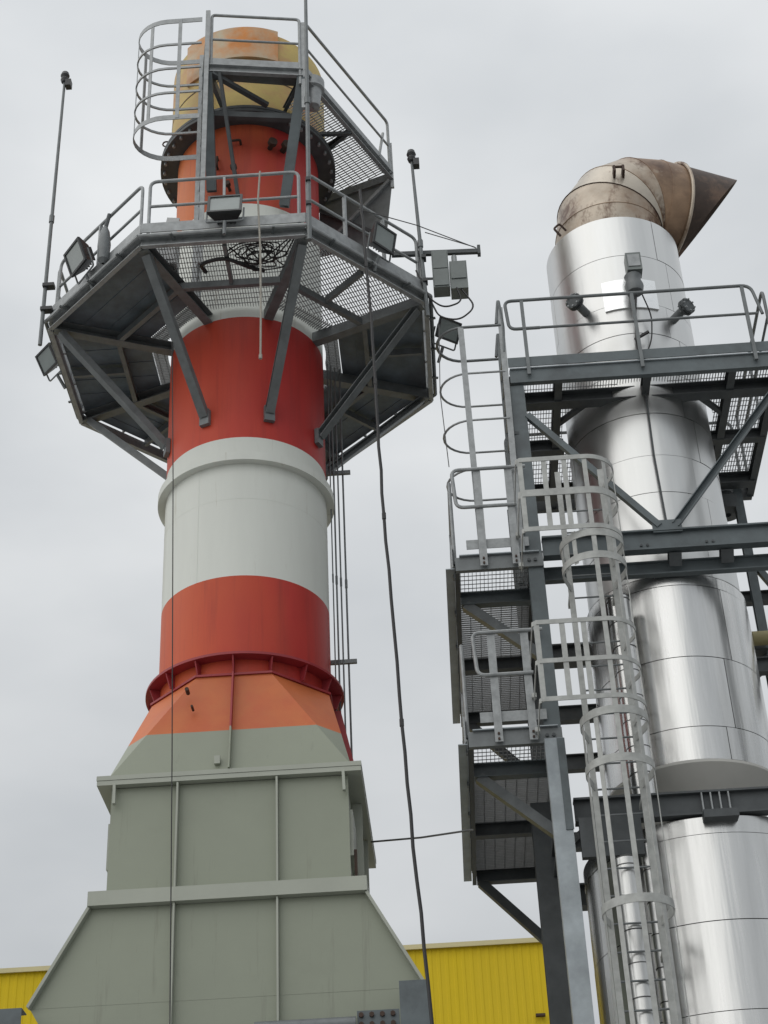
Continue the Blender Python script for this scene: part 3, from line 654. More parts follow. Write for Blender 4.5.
# ------------------------------------------------------------------ things lying or hanging on the platform
rnd = random.Random(3)
mb = MB()
for k in range(8):
    cx, cy, r_ = 0.36+rnd.uniform(-.17, .19), -2.07+rnd.uniform(-.09, .10), rnd.uniform(.10, .26)
    ph = rnd.uniform(0, 6.28)
    mb.tube([(cx+r_*1.05*math.cos(t)+0.045*math.sin(3*t+ph), cy+r_*0.75*math.sin(t)+0.02*math.cos(2*t+ph), ZD+0.11-0.016*k+0.02*math.sin(2*t+ph)) for t in [i*2*math.pi/26 for i in range(26)]], 0.0085, 5, True)
for k in range(3):
    mb.tube(fillet([(0.05+.2*k, -2.2, ZD+0.1), (0.30+.12*k, -1.95-.06*k, ZD-0.02), (0.55+.08*k, -2.15+.04*k, ZD+0.0), (0.80+.03*k, -2.30, ZD+0.1)], 0.2), 0.010, 5)
solo('cable_coil', mb, 'black', 'tangled coil of black cable slung under the front grating of the octagonal platform', 'cable coil', OL, (0.36, -2.08, ZD-0.1))
solo('hose', MB().tube(fillet([(-0.30, -1.76, ZD+0.12), (-0.34, -2.02, ZD+0.02), (-0.02, -2.14, ZD+0.0), (0.26, -1.90, ZD+0.02), (0.42, -1.74, ZD+0.1)], 0.25), 0.026, 8), 'black', 'thick black hose looped under the front grating near the shaft', 'hose', OL, (-0.3, -1.76, ZD))
mb = MB().tube([(0.46, -2.52, ZD+1.02), (0.44, -2.56, ZD+0.5), (0.47, -2.56, ZD-0.3), (0.475, -2.55, ZD-1.3), (0.47, -2.54, 13.85)], 0.012, 6)
mb.tube([(0.47, -2.54, 13.86), (0.47, -2.54, 13.80)], 0.02, 6)
solo('hanging_rope', mb, 'rope', 'pale rope hanging from the front railing over the red band', 'rope', OL, (0.47, -2.5, 13.8))
pc_ = [(1.68, 16.25), (1.70, 15.6), (1.74, 14.2), (1.757, 12.7), (1.79, 11.2), (1.848, 9.4), (1.91, 7.8), (1.985, 6.2), (2.06, 4.0)]
pw = []
for a_, b_ in zip(pc_[:-1], pc_[1:]):
    for k in range(5):
        t = k/5; pw.append((a_[0]+(b_[0]-a_[0])*t+rnd.uniform(-.008, .008), -2.62+rnd.uniform(-.01, .01), a_[1]+(b_[1]-a_[1])*t))
pw.append((2.06, -2.62, 4.0))
mb = MB().tube(pw, 0.017, 8)
for k in (7, 13, 19, 26): mb.tube([Vector(pw[k])-V(0, 0, 0.04), Vector(pw[k])+V(0, 0, 0.04)], 0.022, 6)
solo('power_cable', mb, 'black', 'long black cable hanging from the octagonal platform past the base', 'cable', OL, (2.02, -2.62, 4.0))
solo('guy_wire', MB().tube([(-0.72, -1.6, 15.0), (-0.664, -1.5, 12.94), (-0.571, -1.5, 9.38), (-0.496, -1.5, 6.0)], 0.0065, 5), 'black', 'thin dark wire running straight down the left of the chimney', 'wire', OL, (-0.5, -1.5, 6.0))
solo('span_wire', MB().tube([(1.40, 0.0, 8.98), (1.95, -0.58, 8.75), (2.50, -1.15, 8.56)], 0.011, 5), 'rubbergrey', 'thin wire strung from the chimney casing to the stair tower', 'wire', OL, (1.36, 0, 8.8))
kit = Thing('instrument_box', 'pale grey instrument box on the platform left of the chimney', 'box', OL, (-0.82, -1.75, ZD+0.18))
kit.part('enclosure', MB().box((-0.98, -1.90, ZD+0.19), (-0.66, -1.62, ZD+0.72)), 'palegrey')
kit.part('lid', MB().box((-0.97, -1.912, ZD+0.24), (-0.67, -1.902, ZD+0.68)), 'palegrey')
kit.part('gauge_stand', MB().bar((-0.80, -1.72, ZD+0.72), (-0.74, -1.70, ZD+1.12), 0.16, 0.03), 'palegrey')
tl = Thing('wrapped_antenna', 'small canvas-wrapped antenna standing at the left platform edge', 'antenna', OL, (-1.55, -1.95, ZD+0.2))
tl.part('wrapped_body', MB().lathe([(0.02, ZD+0.2), (0.07, ZD+0.26), (0.085, ZD+0.5), (0.06, ZD+0.72), (0.03, ZD+0.80)], 12, c=(-1.55, -1.95)), 'galvdark')
tl.part('tip', MB().cyl((-1.55, -1.95, ZD+0.78), (-1.51, -1.95, ZD+1.02), 0.028, 8), 'steelblack')

# conduits down the right of the shaft
pc = Thing('conduit_bundle', 'four thin conduits running down the right side of the chimney', 'conduit', OL, (1.18, 0.2, 9.4))
for i, (u, v, r_) in enumerate(((1.05, 0.10, 0.008), (1.09, 0.15, 0.011), (1.14, 0.2, 0.010), (1.20, 0.25, 0.012))):
    pc.part('conduit', MB().tube([(u, v, 15.8), (u, v, 9.33)], r_, 8), 'galvdark')
    pc.part('coupling', MB().tube([(u, v, 12.4), (u, v, 12.52)], r_*1.4, 8), 'galvdark')
for z in (11.36, 14.1):
    pc.part('bracket', MB().bar((0.98, 0.22, z), (1.30, 0.22, z), 0.04, 0.05), 'galvdark')

# ================================================================== RIGHT: clad exhaust stack
st = Thing('exhaust_stack', 'shiny aluminium-clad exhaust stack with a rusty bent outlet', 'exhaust stack', OR)
st.part('inner_liner', MB().shell(0.80, 0.872, 11.56, 17.05, 64), 'core')
seams = [11.56, 12.14, 12.70, 13.23, 13.85, 14.50, 15.10, 15.59, 16.40, 17.08]
rnd = random.Random(5)
for i in range(len(seams)-1):
    z0, z1 = seams[i]+0.004, seams[i+1]-0.004; a0 = R(-58 + (i % 2)*9)
    for k in range(3):
        rr = 0.885+rnd.uniform(-0.003, 0.003)
        st.part('cladding_sheet', MB().shell(rr-0.010, rr, z0, z1, 32, a0+k*R(120)+0.003, a0+(k+1)*R(120)-0.003), 'alu' if i > 3 else 'alurough')
# outlet elbow built from mitred drums
RE = 0.72; yaw = R(23); ex, ey = math.cos(yaw), math.sin(yaw)
rb, zc = 0.66, 17.50
def ring_at(c, d, r, n=48):
    s_ = V(-ey, ex, 0); up2 = d.cross(s_)
    return [c + s_*r*math.cos(2*math.pi*k/n) + up2*r*math.sin(2*math.pi*k/n) for k in range(n)]
secs = []
c0 = V(0, 0, 16.9); secs.append(ring_at(c0, V(0, 0, 1), RE*0.97))
for j, th in enumerate((0, 22, 45, 68, 92)):
    t = R(th); c = V((rb-rb*math.cos(t))*ex, (rb-rb*math.cos(t))*ey, zc+rb*math.sin(t)); d = V(math.sin(t)*ex, math.sin(t)*ey, math.cos(t))
    secs.append(ring_at(c, d, RE*(1.0 + 0.018*j)))
last_c, last_d = c, d
s1 = ring_at(c+d*0.30, d, RE*1.08)
secs.append(s1)
end = []
for p in ring_at(c+d*0.30, d, RE*1.08):
    f_ = (p.z-(c.z-RE))/(2*RE); end.append(p + d*(0.06 + 0.96*f_))
def drum(a, b_, thick=0.012):
    n = len(a); ca = sum(a, V(0, 0, 0))/n; cb = sum(b_, V(0, 0, 0))/n
    ai = [p+(ca-p).normalized()*thick for p in a]; bi = [p+(cb-p).normalized()*thick for p in b_]
    m_ = MB(); fs = []
    for k in range(n):
        j = (k+1) % n
        fs += [(k, j, n+j, n+k), (2*n+j, 2*n+k, 3*n+k, 3*n+j), (k, 2*n+k, 2*n+j, j), (n+j, 3*n+j, 3*n+k, n+k)]
    return m_.add(a+b_+ai+bi, fs)
el = None
for j in range(len(secs)-1):
    o = st.part('elbow_drum', drum(secs[j], secs[j+1]), ('rust', 'rust', 'rusttan', 'rust', 'rustdark', 'rustdark')[j])
    st.part('weld_bead', MB().tube([p + (p - sum(secs[j+1], V(0, 0, 0))/48)*0.002 for p in secs[j+1]], 0.009 if j == 1 else 0.005, 6, True), 'weld' if j == 1 else 'rustdark', o)
o = st.part('outlet_mouth', drum(s1, end), 'soot')
st.part('stiffening_ring', MB().tube([p + (p-sum(s1, V(0, 0, 0))/48)*0.03 for p in ring_at(c+d*0.29, d, RE*1.08)], 0.024, 8, True), 'rust', o)
st.part('lifting_lug', MB().tube(fillet([(-0.62, -0.50, 17.25), (-0.70, -0.52, 17.36), (-0.78, -0.52, 17.28), (-0.70, -0.50, 17.16)], 0.03), 0.016, 6), 'weld', o)
lg = st.part('elbow_lug', MB().bar((0.10, -0.62, 18.02), (0.10, -0.80, 18.05), 0.03, 0.12), 'weld')
st.part('elbow_lug', MB().bar((0.22, -0.62, 18.02), (0.22, -0.80, 18.05), 0.03, 0.12), 'weld')
st.part('lug_pin', MB().cyl((0.08, -0.77, 18.09), (0.24, -0.77, 18.09), 0.018, 8), 'weld', lg)
# sampling nozzles and the gas analyser on the stack
for ang, zz, tilt in ((-127, 15.62, 0.03), (-52, 15.42, 0.04)):
    a = R(ang); d = V(math.cos(a), math.sin(a), 0)
    n_ = st.part('sampling_nozzle', MB().cyl(d*0.87+V(0, 0, zz), d*1.10+V(0, 0, zz+tilt), 0.055, 14), 'galvdark')
    fl_ = MB().cyl(d*1.10+V(0, 0, zz+tilt), d*1.13+V(0, 0, zz+tilt), 0.11, 18).cyl(d*1.145+V(0, 0, zz+tilt), d*1.175+V(0, 0, zz+tilt), 0.11, 18)
    st.part('nozzle_flange', fl_, 'steelblack', n_)
    s_ = V(-d.y, d.x, 0)
    for k in range(8):
        t = k*math.pi/4; c_ = d*1.08+V(0, 0, zz+tilt)+s_*0.09*math.cos(t)+V(0, 0, 0.09*math.sin(t))
        st.part('flange_bolt', MB().cyl(c_, c_+d*0.12, 0.012, 6), 'galv', n_)
pt = st.part('access_plate', MB().shell(0.889, 0.912, 15.50, 15.97, 12, R(-110), R(-66)), 'aluplate', label='square bright access plate')
an = Thing('gas_analyser', 'grey gas analyser head mounted on the front of the aluminium stack', 'analyser', OR, (0.06, -0.95, 15.7))
an.root.location.z -= 0.10
an.part('neck', MB().cyl((0.05, -0.88, 15.78), (0.05, -1.12, 15.80), 0.06, 12), 'galvdark')
an.part('valve_body', MB().lathe([(0.01, 15.62), (0.10, 15.64), (0.12, 15.74), (0.09, 15.84), (0.11, 15.90), (0.01, 15.92)], 14, c=(0.05, -1.14)), 'galvdark')
an.part('housing', MB().box((-0.02, -1.26, 15.92), (0.17, -1.08, 16.20)), 'boxgrey')
an.part('display_cover', MB().box((0.0, -1.272, 15.97), (0.15, -1.262, 16.16)), 'galv')
an.part('signal_cable', MB().tube(fillet([(0.06, -1.14, 15.62), (0.02, -0.98, 15.3), (0.0, -0.93, 15.0), (0.02, -0.93, 14.4)], 0.1), 0.012, 6), 'black')
an.part('signal_cable', MB().tube(fillet([(0.12, -1.14, 15.66), (0.24, -0.96, 15.4), (0.20, -0.92, 15.05), (0.05, -0.93, 14.7)], 0.12), 0.009, 6), 'black')
an.part('valve_lever', MB().bar((-0.02, -0.98, 15.02), (0.16, -1.02, 15.10), 0.03, 0.03), 'black')
solo('earth_cable', MB().tube([(0.02, -0.93, 14.25), (0.0, -0.93, 13.2), (0.02, -0.93, 12.3), (0.04, -0.93, 11.7)], 0.012, 6), 'steelblack', 'dark cable running down the front of the stack below the platform', 'cable', OR, (0.02, -0.93, 11.7))

# silencer below, matte cone, lower vessel
si = Thing('silencer_drum', 'polished aluminium silencer drum between the dark beams', 'silencer', OR, (0, 0, 8.6))
si.part('inner_liner', MB().shell(0.80, 0.915, 9.27, 11.50, 64), 'core')
zz = [9.26, 9.645, 10.49, 11.40, 11.545]
for i in range(4):
    a0 = R(-70+i*7)
    for k in range(3):
        rr = 0.93+rnd.uniform(-0.003, 0.003)
        si.part('cladding_sheet', MB().shell(rr-0.010, rr, zz[i]+0.004, zz[i+1]-0.004, 32, a0+k*R(120)+0.003, a0+(k+1)*R(120)-0.003), 'alupol')
si.part('top_cap', MB().lathe([(0.80, 11.52), (0.93, 11.55), (0.80, 11.556)], 64), 'alurough')
si.part('bottom_cone', MB().lathe([(0.2, 8.72), (0.55, 8.72), (0.945, 9.225), (0.945, 9.255), (0.2, 9.255)], 64), 'mattecone')

lv = Thing('lower_vessel', 'wide aluminium-clad vessel at the bottom right under the beams', 'vessel', OR)
RV = 1.29
lv.part('inner_liner', MB().shell(0.85, RV-0.015, 3.0, 8.46, 64), 'core')
zz = [3.0, 4.4, 5.6, 6.50, 7.38, 8.28, 8.465]
for i in range(6):
    a0 = R(-96+i*8)
    for k in range(4):
        rr = RV+rnd.uniform(-0.003, 0.003)
        lv.part('cladding_sheet', MB().shell(rr-0.010, rr, zz[i]+0.004, zz[i+1]-0.004, 32, a0+k*R(90)+0.003, a0+(k+1)*R(90)-0.003), 'alupol')
lv.part('top_cone', MB().lathe([(0.01, 8.48), (RV-0.03, 8.48), (RV-0.01, 8.467), (0.01, 8.467)], 64), 'alurough')
lv.part('pedestal', MB().shell(0.7, 1.1, 0, 3.0, 32), 'steel')
shade_box = MB().box((-1.40, -1.40, 8.06), (-0.78, -1.32, 8.478))

def clad_pipe(name, label, u, v, r, z0, z1, step, mt='alurough', leg=True):
    t = Thing(name, label, 'pipe', OR, (u, v, 0 if leg else z0), group='clad pipes behind the front ladder')
    z = z0
    while z < z1-0.02:
        zt = min(z+step, z1); rr = r+rnd.uniform(-0.002, 0.002)
        t.part('pipe_sleeve', MB().shell(r-0.012, rr, z+0.003, zt-0.004, 24, c=(u, v)), mt)
        t.part('seam_band', MB().shell(r-0.008, r+0.004, zt-0.006, zt+0.004, 24, c=(u, v)), 'core'); z = zt
    t.part('end_cap', MB().lathe([(0.005, z1+0.03), (r*0.7, z1+0.025), (r, z1), (0.005, z1)], 24, c=(u, v)), mt)
    return t
clad_pipe('clad_pipe', 'slim ringed aluminium pipe behind the lower ladder cage', -0.98, -1.42, 0.115, 0.0, 8.0, 0.33)
clad_pipe('clad_pipe', 'thinner ringed pipe beside the slim aluminium pipe', -0.74, -1.28, 0.07, 0.0, 8.2, 0.33)
clad_pipe('clad_pipe', 'shaded insulated pipe standing behind the ladder at the silencer', -0.66, -1.03, 0.13, 8.76, 11.2, 0.30, 'alupol', False)

# ------------------------------------------------------------------ steel support frame of the stack
fr_ = Thing('stack_support_frame', 'dark steel frame of columns and beams carrying the aluminium stack', 'steel frame', OR)
fr_.part('column', MB().ibeam((-1.55, -1.18, 0), (-1.55, -1.18, 14.10), 0.17, 0.18, 0.016, up=(0, 1, 0)), 'steel')
fr_.part('column', MB().ibeam((1.62, -1.18, 0), (1.62, -1.18, 14.10), 0.17, 0.18, 0.016, up=(0, 1, 0)), 'steel')
fr_.part('column', MB().ibeam((-1.55, 1.30, 0), (-1.55, 1.30, 14.10), 0.20, 0.20, 0.016, up=(0, 1, 0)), 'steelblack')
fr_.part('column', MB().ibeam((1.37, 1.30, 0), (1.37, 1.30, 14.10), 0.11, 0.12, 0.014, up=(0, 1, 0)), 'steel')
fr_.part('base_column', MB().box((-1.66, -1.42, 0), (-1.462, -1.285, 9.37)), 'galvlight', label='pale galvanised lower column')
fr_.part('column_plate', MB().box((-1.535, -1.432, 8.35), (-1.455, -1.422, 9.36)), 'steel')
fr_.part('base_column', MB().ibeam((-1.66, 0.3, 0), (-1.66, 0.3, 9.37), 0.24, 0.24, 0.018, up=(0, 1, 0)), 'steelblack')
hb = fr_.part('main_beam', MB().ibeam((-1.45, -1.22, 11.81), (1.75, -1.22, 11.81), 0.12, 0.26, 0.02), 'steel')
for u in (0.02, 0.60):
    fr_.part('stub_beam', MB().ibeam((u, -1.158, 11.71), (u, -1.045, 11.60), 0.14, 0.14), 'steelblack', hb)
for u in (-0.35, -0.28, 0.38, 0.45):
    fr_.part('bolt', MB().cyl((u, -1.226, 11.76), (u, -1.245, 11.76), 0.016, 6), 'steelblack', hb)
fr_.part('gusset_plate', MB().box((-0.20, -1.27, 11.90), (0.13, -1.25, 12.06)), 'steel', hb)
fr_.part('inner_beam', MB().ibeam((-1.45, -0.995, 11.585), (1.9, -0.995, 11.585), 0.09, 0.17, 0.016), 'steel')
fr_.part('rear_beam', MB().ibeam((-1.45, 1.2, 11.75), (1.35, 1.2, 11.75), 0.18, 0.26, 0.02), 'steelblack')
for fu in (-1.52, 1.5):
    if fu < 0: fr_.part('side_beam', MB().ibeam((fu, -1.08, 11.75), (fu, 1.18, 11.75), 0.16, 0.24, 0.02), 'steelblack')
    fr_.part('side_beam', MB().ibeam((fu, -1.08, 8.62), (fu, 1.18, 8.62), 0.16, 0.26, 0.02), 'steelblack')
fr_.part('added_shade_plate', shade_box, 'steelblack')  # added black plate: stands in for shade and dark reflections on the vessel
fr_.part('beam_bearing', MB().box((-0.15, -1.42, 8.40), (0.20, -1.10, 8.484)), 'steelblack')
lb = fr_.part('low_beam', MB().ibeam((-1.42, -1.22, 8.62), (1.6, -1.22, 8.62), 0.14, 0.26, 0.022), 'steelblack')
fr_.part('low_beam_rear', MB().ibeam((-1.45, 1.16, 8.62), (1.6, 1.16, 8.62), 0.2, 0.26, 0.022), 'steelblack')
for i in range(4): fr_.part('web_stiffener', MB().box((-0.13+0.09*i, -1.288, 8.515), (-0.115+0.09*i, -1.232, 8.725)), 'galv', lb)
fr_.part('diagonal_brace', MB().channel((-1.46, -1.25, 13.66), (-0.12, -1.25, 11.99), 0.07, 0.075), 'steel')
fr_.part('diagonal_brace', MB().channel((1.55, -1.25, 13.90), (0.06, -1.25, 11.99), 0.07, 0.085), 'steel')
fr_.part('rear_brace', MB().bar((1.35, 1.30, 11.5), (-1.45, 1.30, 9.2), 0.08, 0.08), 'steelblack')
fr_.part('side_girt', MB().ibeam((1.45, 1.30, 10.6), (3.2, 1.30, 10.6), 0.12, 0.16), 'steelblack')
fr_.part('side_girt', MB().ibeam((1.1, 1.45, 12.55), (3.2, 1.45, 12.55), 0.12, 0.16), 'steelblack')
fr_.part('side_girt', MB().ibeam((1.15, 1.05, 11.36), (3.2, 1.05, 11.36), 0.12, 0.20), 'steelblack')
fr_.part('side_brace', MB().bar((1.40, 1.30, 13.0), (2.6, 1.30, 10.8), 0.08, 0.08), 'steel')
for zz_ in (11.0, 10.35, 9.35):
    fr_.part('rear_girt', MB().ibeam((-1.5, 1.32, zz_), (-0.55, 1.32, zz_), 0.12, 0.20), 'steelblack')
yp = solo('yellow_pipe', MB().tube([(1.02, 1.0, 11.72), (1.16, 1.0, 11.72), (1.16, 1.0, 11.72), (4.0, 1.0, 11.72)], [0.075, 0.075, 0.09, 0.09], 16), 'yellowpipe', 'dull yellow horizontal pipe at the right edge behind the drum', 'pipe', OR, (1.02, 1.0, 11.72))

# ------------------------------------------------------------------ top platform around the stack
ZT = 14.30
tp_ = Thing('stack_platform', 'railed grating platform around the aluminium stack', 'platform', OR, (0, 0, 14.1))
fb = tp_.part('front_beam', MB().channel((-1.62, -1.27, 14.215), (1.55, -1.27, 14.215), 0.07, 0.19, 0.012), 'steel')
tp_.part('toe_board', MB().bar((-1.63, -1.33, 14.405), (1.56, -1.33, 14.405), 0.012, 0.14), 'steel')
tp_.part('deck_edge', MB().box((-1.615, -1.33, 14.312), (1.55, -1.28, 14.325)), 'galvlight')
for v in (-0.80, 0.20, 1.18):
    tp_.part('cross_beam', MB().ibeam((-1.60, v, 14.20), (1.60 if v != 0.20 else -0.93, v, 14.20), 0.16, 0.17, 0.014), 'steelblack')
tp_.part('cross_beam', MB().ibeam((0.93, 0.20, 14.20), (1.60, 0.20, 14.20), 0.12, 0.15, 0.014), 'steelblack')
for u in (-1.58, -1.04, 1.04, 1.58):
    tp_.part('stringer', MB().ibeam((u, -1.22, 14.21), (u, 1.5, 14.21), 0.09, 0.15, 0.012), 'steelblack')
tp_.part('stringer', MB().ibeam((0.02, -1.22, 14.21), (0.02, -0.885, 14.21), 0.09, 0.15, 0.012), 'steelblack')
tp_.part('rear_edge', MB().channel((-1.6, 1.5, 14.2), (1.6, 1.5, 14.2), 0.07, 0.19), 'steelblack')
for u in (-0.75, 0.75):
    tp_.part('corner_strut', MB().bar((u*1.35, -0.35, 14.18), (u*0.9, -0.74, 14.18), 0.06, 0.06), 'steelblack')
for (u0, u1, v0, v1) in ((-1.56, -1.06, -1.22, -0.82), (-1.02, 0.0, -1.22, -0.82), (0.04, 1.02, -1.22, -0.82), (1.06, 1.56, -1.22, -0.82),
                         (-1.56, -1.06, -0.78, 0.18), (1.06, 1.56, -0.78, 0.18), (-1.56, -1.06, 0.22, 1.14), (1.06, 1.56, 0.22, 1.14),
                         (-1.02, 1.02, -0.78, 0.18), (-1.02, 1.02, 0.22, 1.14)):
    tp_.part('grating_panel', grating([(u0, v0), (u1, v0), (u1, v1), (u0, v1)], 14.30, R(90), 0.034, 0.005, 0.026, 0.10, hole=(0, 0, 0.95)), 'grating', kind='stuff')
H1, H2 = 15.36, 14.93
rl = tp_.part('railing', MB().tube(fillet([(-1.2, -1.345, H1), (-1.60, -1.345, H1), (-1.57, -1.345, H2-0.02), (-1.2, -1.345, H2-0.02)], 0.09), 0.021, 8), 'galvdark')
tp_.part('top_rail', MB().tube(fillet([(-1.2, -1.345, H1), (1.42, -1.345, H1), (1.50, -1.345, 14.9), (1.50, -1.345, 14.9)], 0.12), 0.021, 8), 'galvdark', rl)
tp_.part('knee_rail', MB().tube([(-1.2, -1.345, H2-0.02), (1.45, -1.345, H2-0.02)], 0.017, 8), 'galvdark', rl)
for u in (-1.39, -0.035, 1.315): tp_.part('post', MB().bar((u, -1.345, 14.20), (u, -1.345, H1), 0.042, 0.03, up=(0, 1, 0)), 'galvdark', rl)
rs = tp_.part('railing', MB().tube(fillet([(1.58, -1.25, 14.3), (1.58, -1.25, H1), (1.58, 1.4, H1), (1.58, 1.4, 14.3)], 0.12), 0.021, 8), 'galvdark')
tp_.part('knee_rail', MB().tube([(1.58, -1.25, H2), (1.58, 1.4, H2)], 0.017, 8), 'galvdark', rs)
tp_.part('post', MB().bar((1.58, 0.1, 14.3), (1.58, 0.1, H1), 0.03, 0.042), 'galvdark', rs)
rb_ = tp_.part('railing', MB().tube(fillet([(-1.58, 1.47, 14.3), (-1.58, 1.47, H1), (1.5, 1.47, H1), (1.5, 1.47, 14.3)], 0.12), 0.021, 8), 'galvdark')
tp_.part('underslung_fan', MB().lathe([(0.05, 13.80), (0.19, 13.82), (0.21, 14.0), (0.16, 14.09), (0.05, 14.09)], 20, c=(1.22, 1.40)), 'steelblack')

# ------------------------------------------------------------------ side walkways (two levels)
def walkway(zf, label, name='side_walkway', sr=0):
    t = Thing(name, label, 'walkway', OR, (-1.97, 0.6, zf-0.17), group='walkways stacked beside the stack frame')
    ub0, ub1 = -2.44, -1.50
    f0 = t.part('front_beam', MB().channel((ub0, -1.27, zf-0.085), (ub1+0.04, -1.27, zf-0.085), 0.06, 0.17, 0.012), 'galvdark')
    t.part('deck_edge', MB().box((ub0+0.05, -1.335, zf+0.004), (ub1, -1.27, zf+0.016)), 'galvlight')
    for u in (-1.55, -1.62):
        t.part('bolt', MB().cyl((u, -1.30, zf-0.09), (u, -1.322, zf-0.09), 0.02, 6), 'steelblack', f0)
    for v in (-0.50, 1.10, 2.52):
        bm = t.part('cross_beam', MB().ibeam((ub0+0.05, v, zf-0.085), (ub1-0.02, v, zf-0.085), 0.12, 0.165, 0.014), 'steel' if v < 0 else 'steelblack')
        if v != 1.10:
            t.part('knee_brace', MB().channel((ub0+0.10, v, zf-0.16), (ub1-0.05, v, zf-0.86 if v < 0 else zf-1.0), 0.10, 0.11, 0.012), 'galvdark' if v < 0 else 'steelblack', bm)
    for u in (ub0+0.02, ub1-0.02):
        t.part('side_channel', MB().channel((u, -1.235, zf-0.085), (u, 2.56, zf-0.085), 0.05, 0.17, 0.012, side=1 if u < -2 else -1), 'steelblack')
    t.part('grating_panel', grating([(ub0+.05, -1.23), (ub1-.05, -1.23), (ub1-.05, -0.56), (ub0+.05, -0.56)], zf-0.012, R(90), 0.045, 0.005, 0.026, 0.09), 'grating', kind='stuff')
    for v0, v1 in ((-0.44, 1.04), (1.16, 2.46)):
        t.part('grating_panel', grating([(ub0+.05, v0), (ub1-.05, v0), (ub1-.05, v1), (ub0+.05, v1)], zf-0.012, 0.0, 0.050, 0.005, 0.022, 0.12), 'grating', kind='stuff')
    # front rail with rounded corner, side rails
    h1, h2 = zf+1.15, zf+0.63
    rl = t.part('front_rail', MB().tube(fillet([(ub1-0.06, -1.36, h1), (ub0+0.03+sr, -1.36, h1), (ub0+0.06+sr, -1.36, h2), (ub1-0.20, -1.36, h2)], 0.09), 0.022, 8), 'galv')
    for u in ((-2.12, -1.76)):
        t.part('post', MB().bar((u, -1.345, zf-0.15), (u, -1.345, h1), 0.085, 0.012, up=(0, 1, 0)), 'galv', rl)
        for zb_ in (-0.12, -0.06): t.part('bolt', MB().cyl((u, -1.35, zf+zb_), (u, -1.368, zf+zb_), 0.014, 6), 'weld', rl)
    t.part('toe_board', MB().bar((ub0+0.14, -1.30, zf+0.16), (ub1-0.10, -1.30, zf+0.16), 0.01, 0.12), 'galv')
    sd = t.part('side_rail', MB().tube(fillet([(ub0, -1.15, zf), (ub0, -1.15, h1), (ub0, 2.5, h1), (ub0, 2.5, zf)], 0.1), 0.022, 8), 'galv')
    t.part('knee_rail', MB().tube([(ub0, -1.15, h2), (ub0, 2.5, h2)], 0.018, 8), 'galv', sd)
    t.part('toe_board', MB().bar((ub0-0.03, -1.25, zf+0.06), (ub0-0.03, 2.5, zf+0.06), 0.012, 0.30), 'galv')
    for v in (0.0, 1.25): t.part('post', MB().bar((ub0, v, zf-0.1), (ub0, v, h1), 0.05, 0.02), 'galv', sd)
    t.part('side_flange', MB().box((ub0-0.11, -1.25, zf-0.115), (ub0-0.012, 2.56, zf-0.105)), 'galvlight')
    for v in (-1.1, -0.3, 0.5): t.part('fixing_angle', MB().box((ub0-0.03, v-0.03, zf-0.16), (ub0-0.012, v+0.03, zf-0.02)), 'galvdark')
    return t
W1 = walkway(11.71, 'upper side walkway on the left of the stack frame, below the side ladder')
W2 = walkway(9.55, 'lower side walkway on the left of the stack frame, above its knee brace', sr=0.09)

# ------------------------------------------------------------------ side ladder with round hoops (upper walkway to top platform)
sl = Thing('side_ladder', 'side-facing caged ladder rising from the upper walkway to the stack platform', 'ladder', OR, (-1.68, -0.98, 11.71))
for v in (-1.30, -0.66):
    sl.part('stile', MB().bar((-1.69, v, 11.71), (-1.66, v, 15.30), 0.025, 0.07, up=(1, 0, 0)), 'galv' if v < -1 else 'galvdark')
    sl.part('flared_grab', MB().tube(fillet([(-1.66, v, 14.6), (-1.64, v, 15.0), (-1.67, v, 15.45), (-1.72, v, 15.05)], 0.08), 0.02, 8), 'galvdark')
z = 11.95
while z < 14.9:
    sl.part('rung', MB().tube([(-1.68, -1.29, z), (-1.68, -0.67, z)], 0.013, 6), 'galv'); z += 0.27
for i, z in enumerate((12.9, 13.6, 14.3, 15.02)):
    pts = hoop_pts(-1.67, -2.12, -0.98, 0.33, z)
    pts = [V(-2.12-(-2.12-p.x)*0.82 if p.x < -2.12 else p.x, p.y, p.z) for p in pts]
    sl.part('hoop', MB().tube(pts, 0.014 if i < 3 else 0.019, 6), 'galv' if i < 3 else 'galvdark')
sl.part('cage_bar', MB().bar((-2.13, -1.315, 11.66), (-2.16, -1.315, 15.02), 0.07, 0.012, up=(0, 1, 0)), 'galv')
for z in (12.4, 13.4, 14.2):
    sl.part('wall_bracket', MB().bar((-1.68, -1.27, z), (-1.56, -1.24, z), 0.05, 0.04), 'steelblack')
solo('drop_wire', MB().tube([(-2.42, -1.3, 15.1), (-2.47, -1.35, 14.0), (-2.43, -1.38, 12.9)], 0.006, 5), 'rubbergrey', 'thin wire beside the hoops of the side ladder', 'wire', OR, (-2.43, -1.38, 12.9))

# ------------------------------------------------------------------ front ladder with flat-bar cage
fl2 = Thing('front_ladder', 'long light-grey ladder with flat-bar cage climbing in front of the drum', 'ladder', OR, (-0.98, -1.6, 0))
UC, VC, RC = -0.98, -1.90, 0.34
for u in (UC-0.24, UC+0.24):
    fl2.part('stile', MB().bar((u, -1.56, 0), (u, -1.56, 12.6), 0.06, 0.02, up=(0, 1, 0)), 'cage')
r0 = fl2.part('rung', MB().tube([(UC-0.24, -1.56, 0.3), (UC+0.24, -1.56, 0.3)], 0.011, 6), 'galvdark')
for k in range(1, 44): fl2.dup(r0, 'rung', (0, 0, 0.28*k))
def front_hoop(z): 
    pts = [V(UC-0.24, -1.56, z)]
    for i in range(25):
        t = math.pi - math.pi*i/24; t = R(200) - R(220)*i/24
        pts.append(V(UC+RC*math.cos(t), VC-RC*math.sin(t), z))
    pts.append(V(UC+0.24, -1.56, z)); return pts
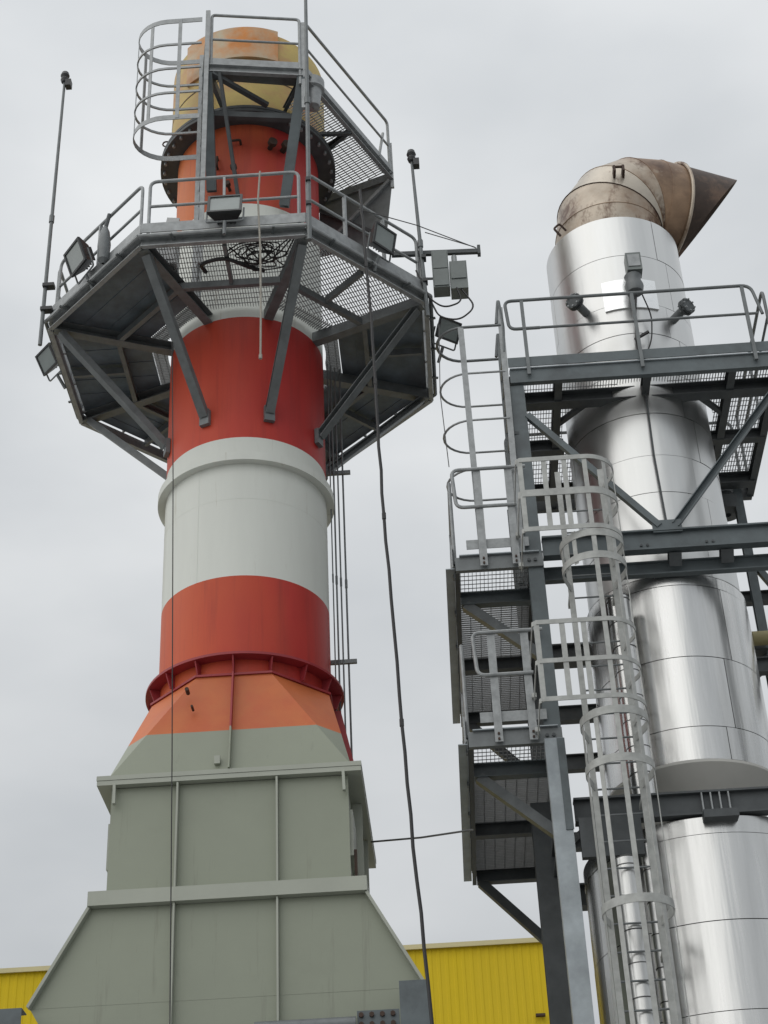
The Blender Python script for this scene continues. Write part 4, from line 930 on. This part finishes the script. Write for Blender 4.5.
for z in (3.6, 4.5, 5.85, 7.30, 8.73, 9.25, 11.06, 11.34):
    fl2.part('hoop', flat_band(front_hoop(z), 0.085, 0.008), 'cage')
def guard(z):
    pts = [V(-1.72, -1.42, z), V(-1.72, -2.20, z), V(-1.68, -VC*0-2.24, z)]
    for i in range(16):
        t = R(90) - R(130)*i/15
        pts.append(V(UC+RC*math.cos(t), VC-RC*math.sin(t), z))
    pts.append(V(UC+0.24, -1.56, z)); return pts
for z in (12.32, 11.88, 11.42): fl2.part('guard_band', flat_band(guard(z), 0.085 if z == 11.88 else 0.055, 0.010), 'cage')
for z in (10.28, 9.83, 9.40): fl2.part('guard_band', flat_band(guard(z), 0.05, 0.010), 'cage')
for z0, z1 in ((11.40, 12.34), (9.38, 10.30)):
    for u in (-1.68, -1.42, -1.20):
        fl2.part('guard_bar', MB().bar((u, -2.232, z0), (u, -2.232, z1), 0.055, 0.01, up=(0, 1, 0)), 'cage')
    fl2.part('guard_bracket', MB().bar((-1.72, -1.42, z0+0.1), (-1.72, -1.36, z0+0.1), 0.05, 0.05), 'cage')
    fl2.part('guard_bracket', MB().bar((-1.72, -1.42, z0+0.5), (-1.72, -1.36, z0+0.5), 0.05, 0.05), 'cage')
for ang, z1 in ((168, 9.3), (128, 9.3), (90, 12.34), (50, 12.34), (12, 12.34)):
    t = R(ang); u, v = UC+(RC-0.008)*math.cos(t), VC-(RC-0.008)*math.sin(t)
    fl2.part('cage_bar', MB().bar((u, v, 3.5), (u, v, z1), 0.05, 0.008, up=(math.cos(t), -math.sin(t), 0)), 'cage')
for ang in (168, 128):
    t = R(ang); u, v = UC+(RC-0.008)*math.cos(t), VC-(RC-0.008)*math.sin(t)
    fl2.part('cage_bar', MB().bar((u, v, 11.0), (u, v, 11.4), 0.05, 0.008, up=(math.cos(t), -math.sin(t), 0)), 'cage')
for z in (7.0, 8.6, 11.0):
    for u in (UC-0.24, UC+0.24):
        fl2.part('standoff', MB().bar((u, -1.55, z), (u, -1.28, z), 0.05, 0.05), 'cage')
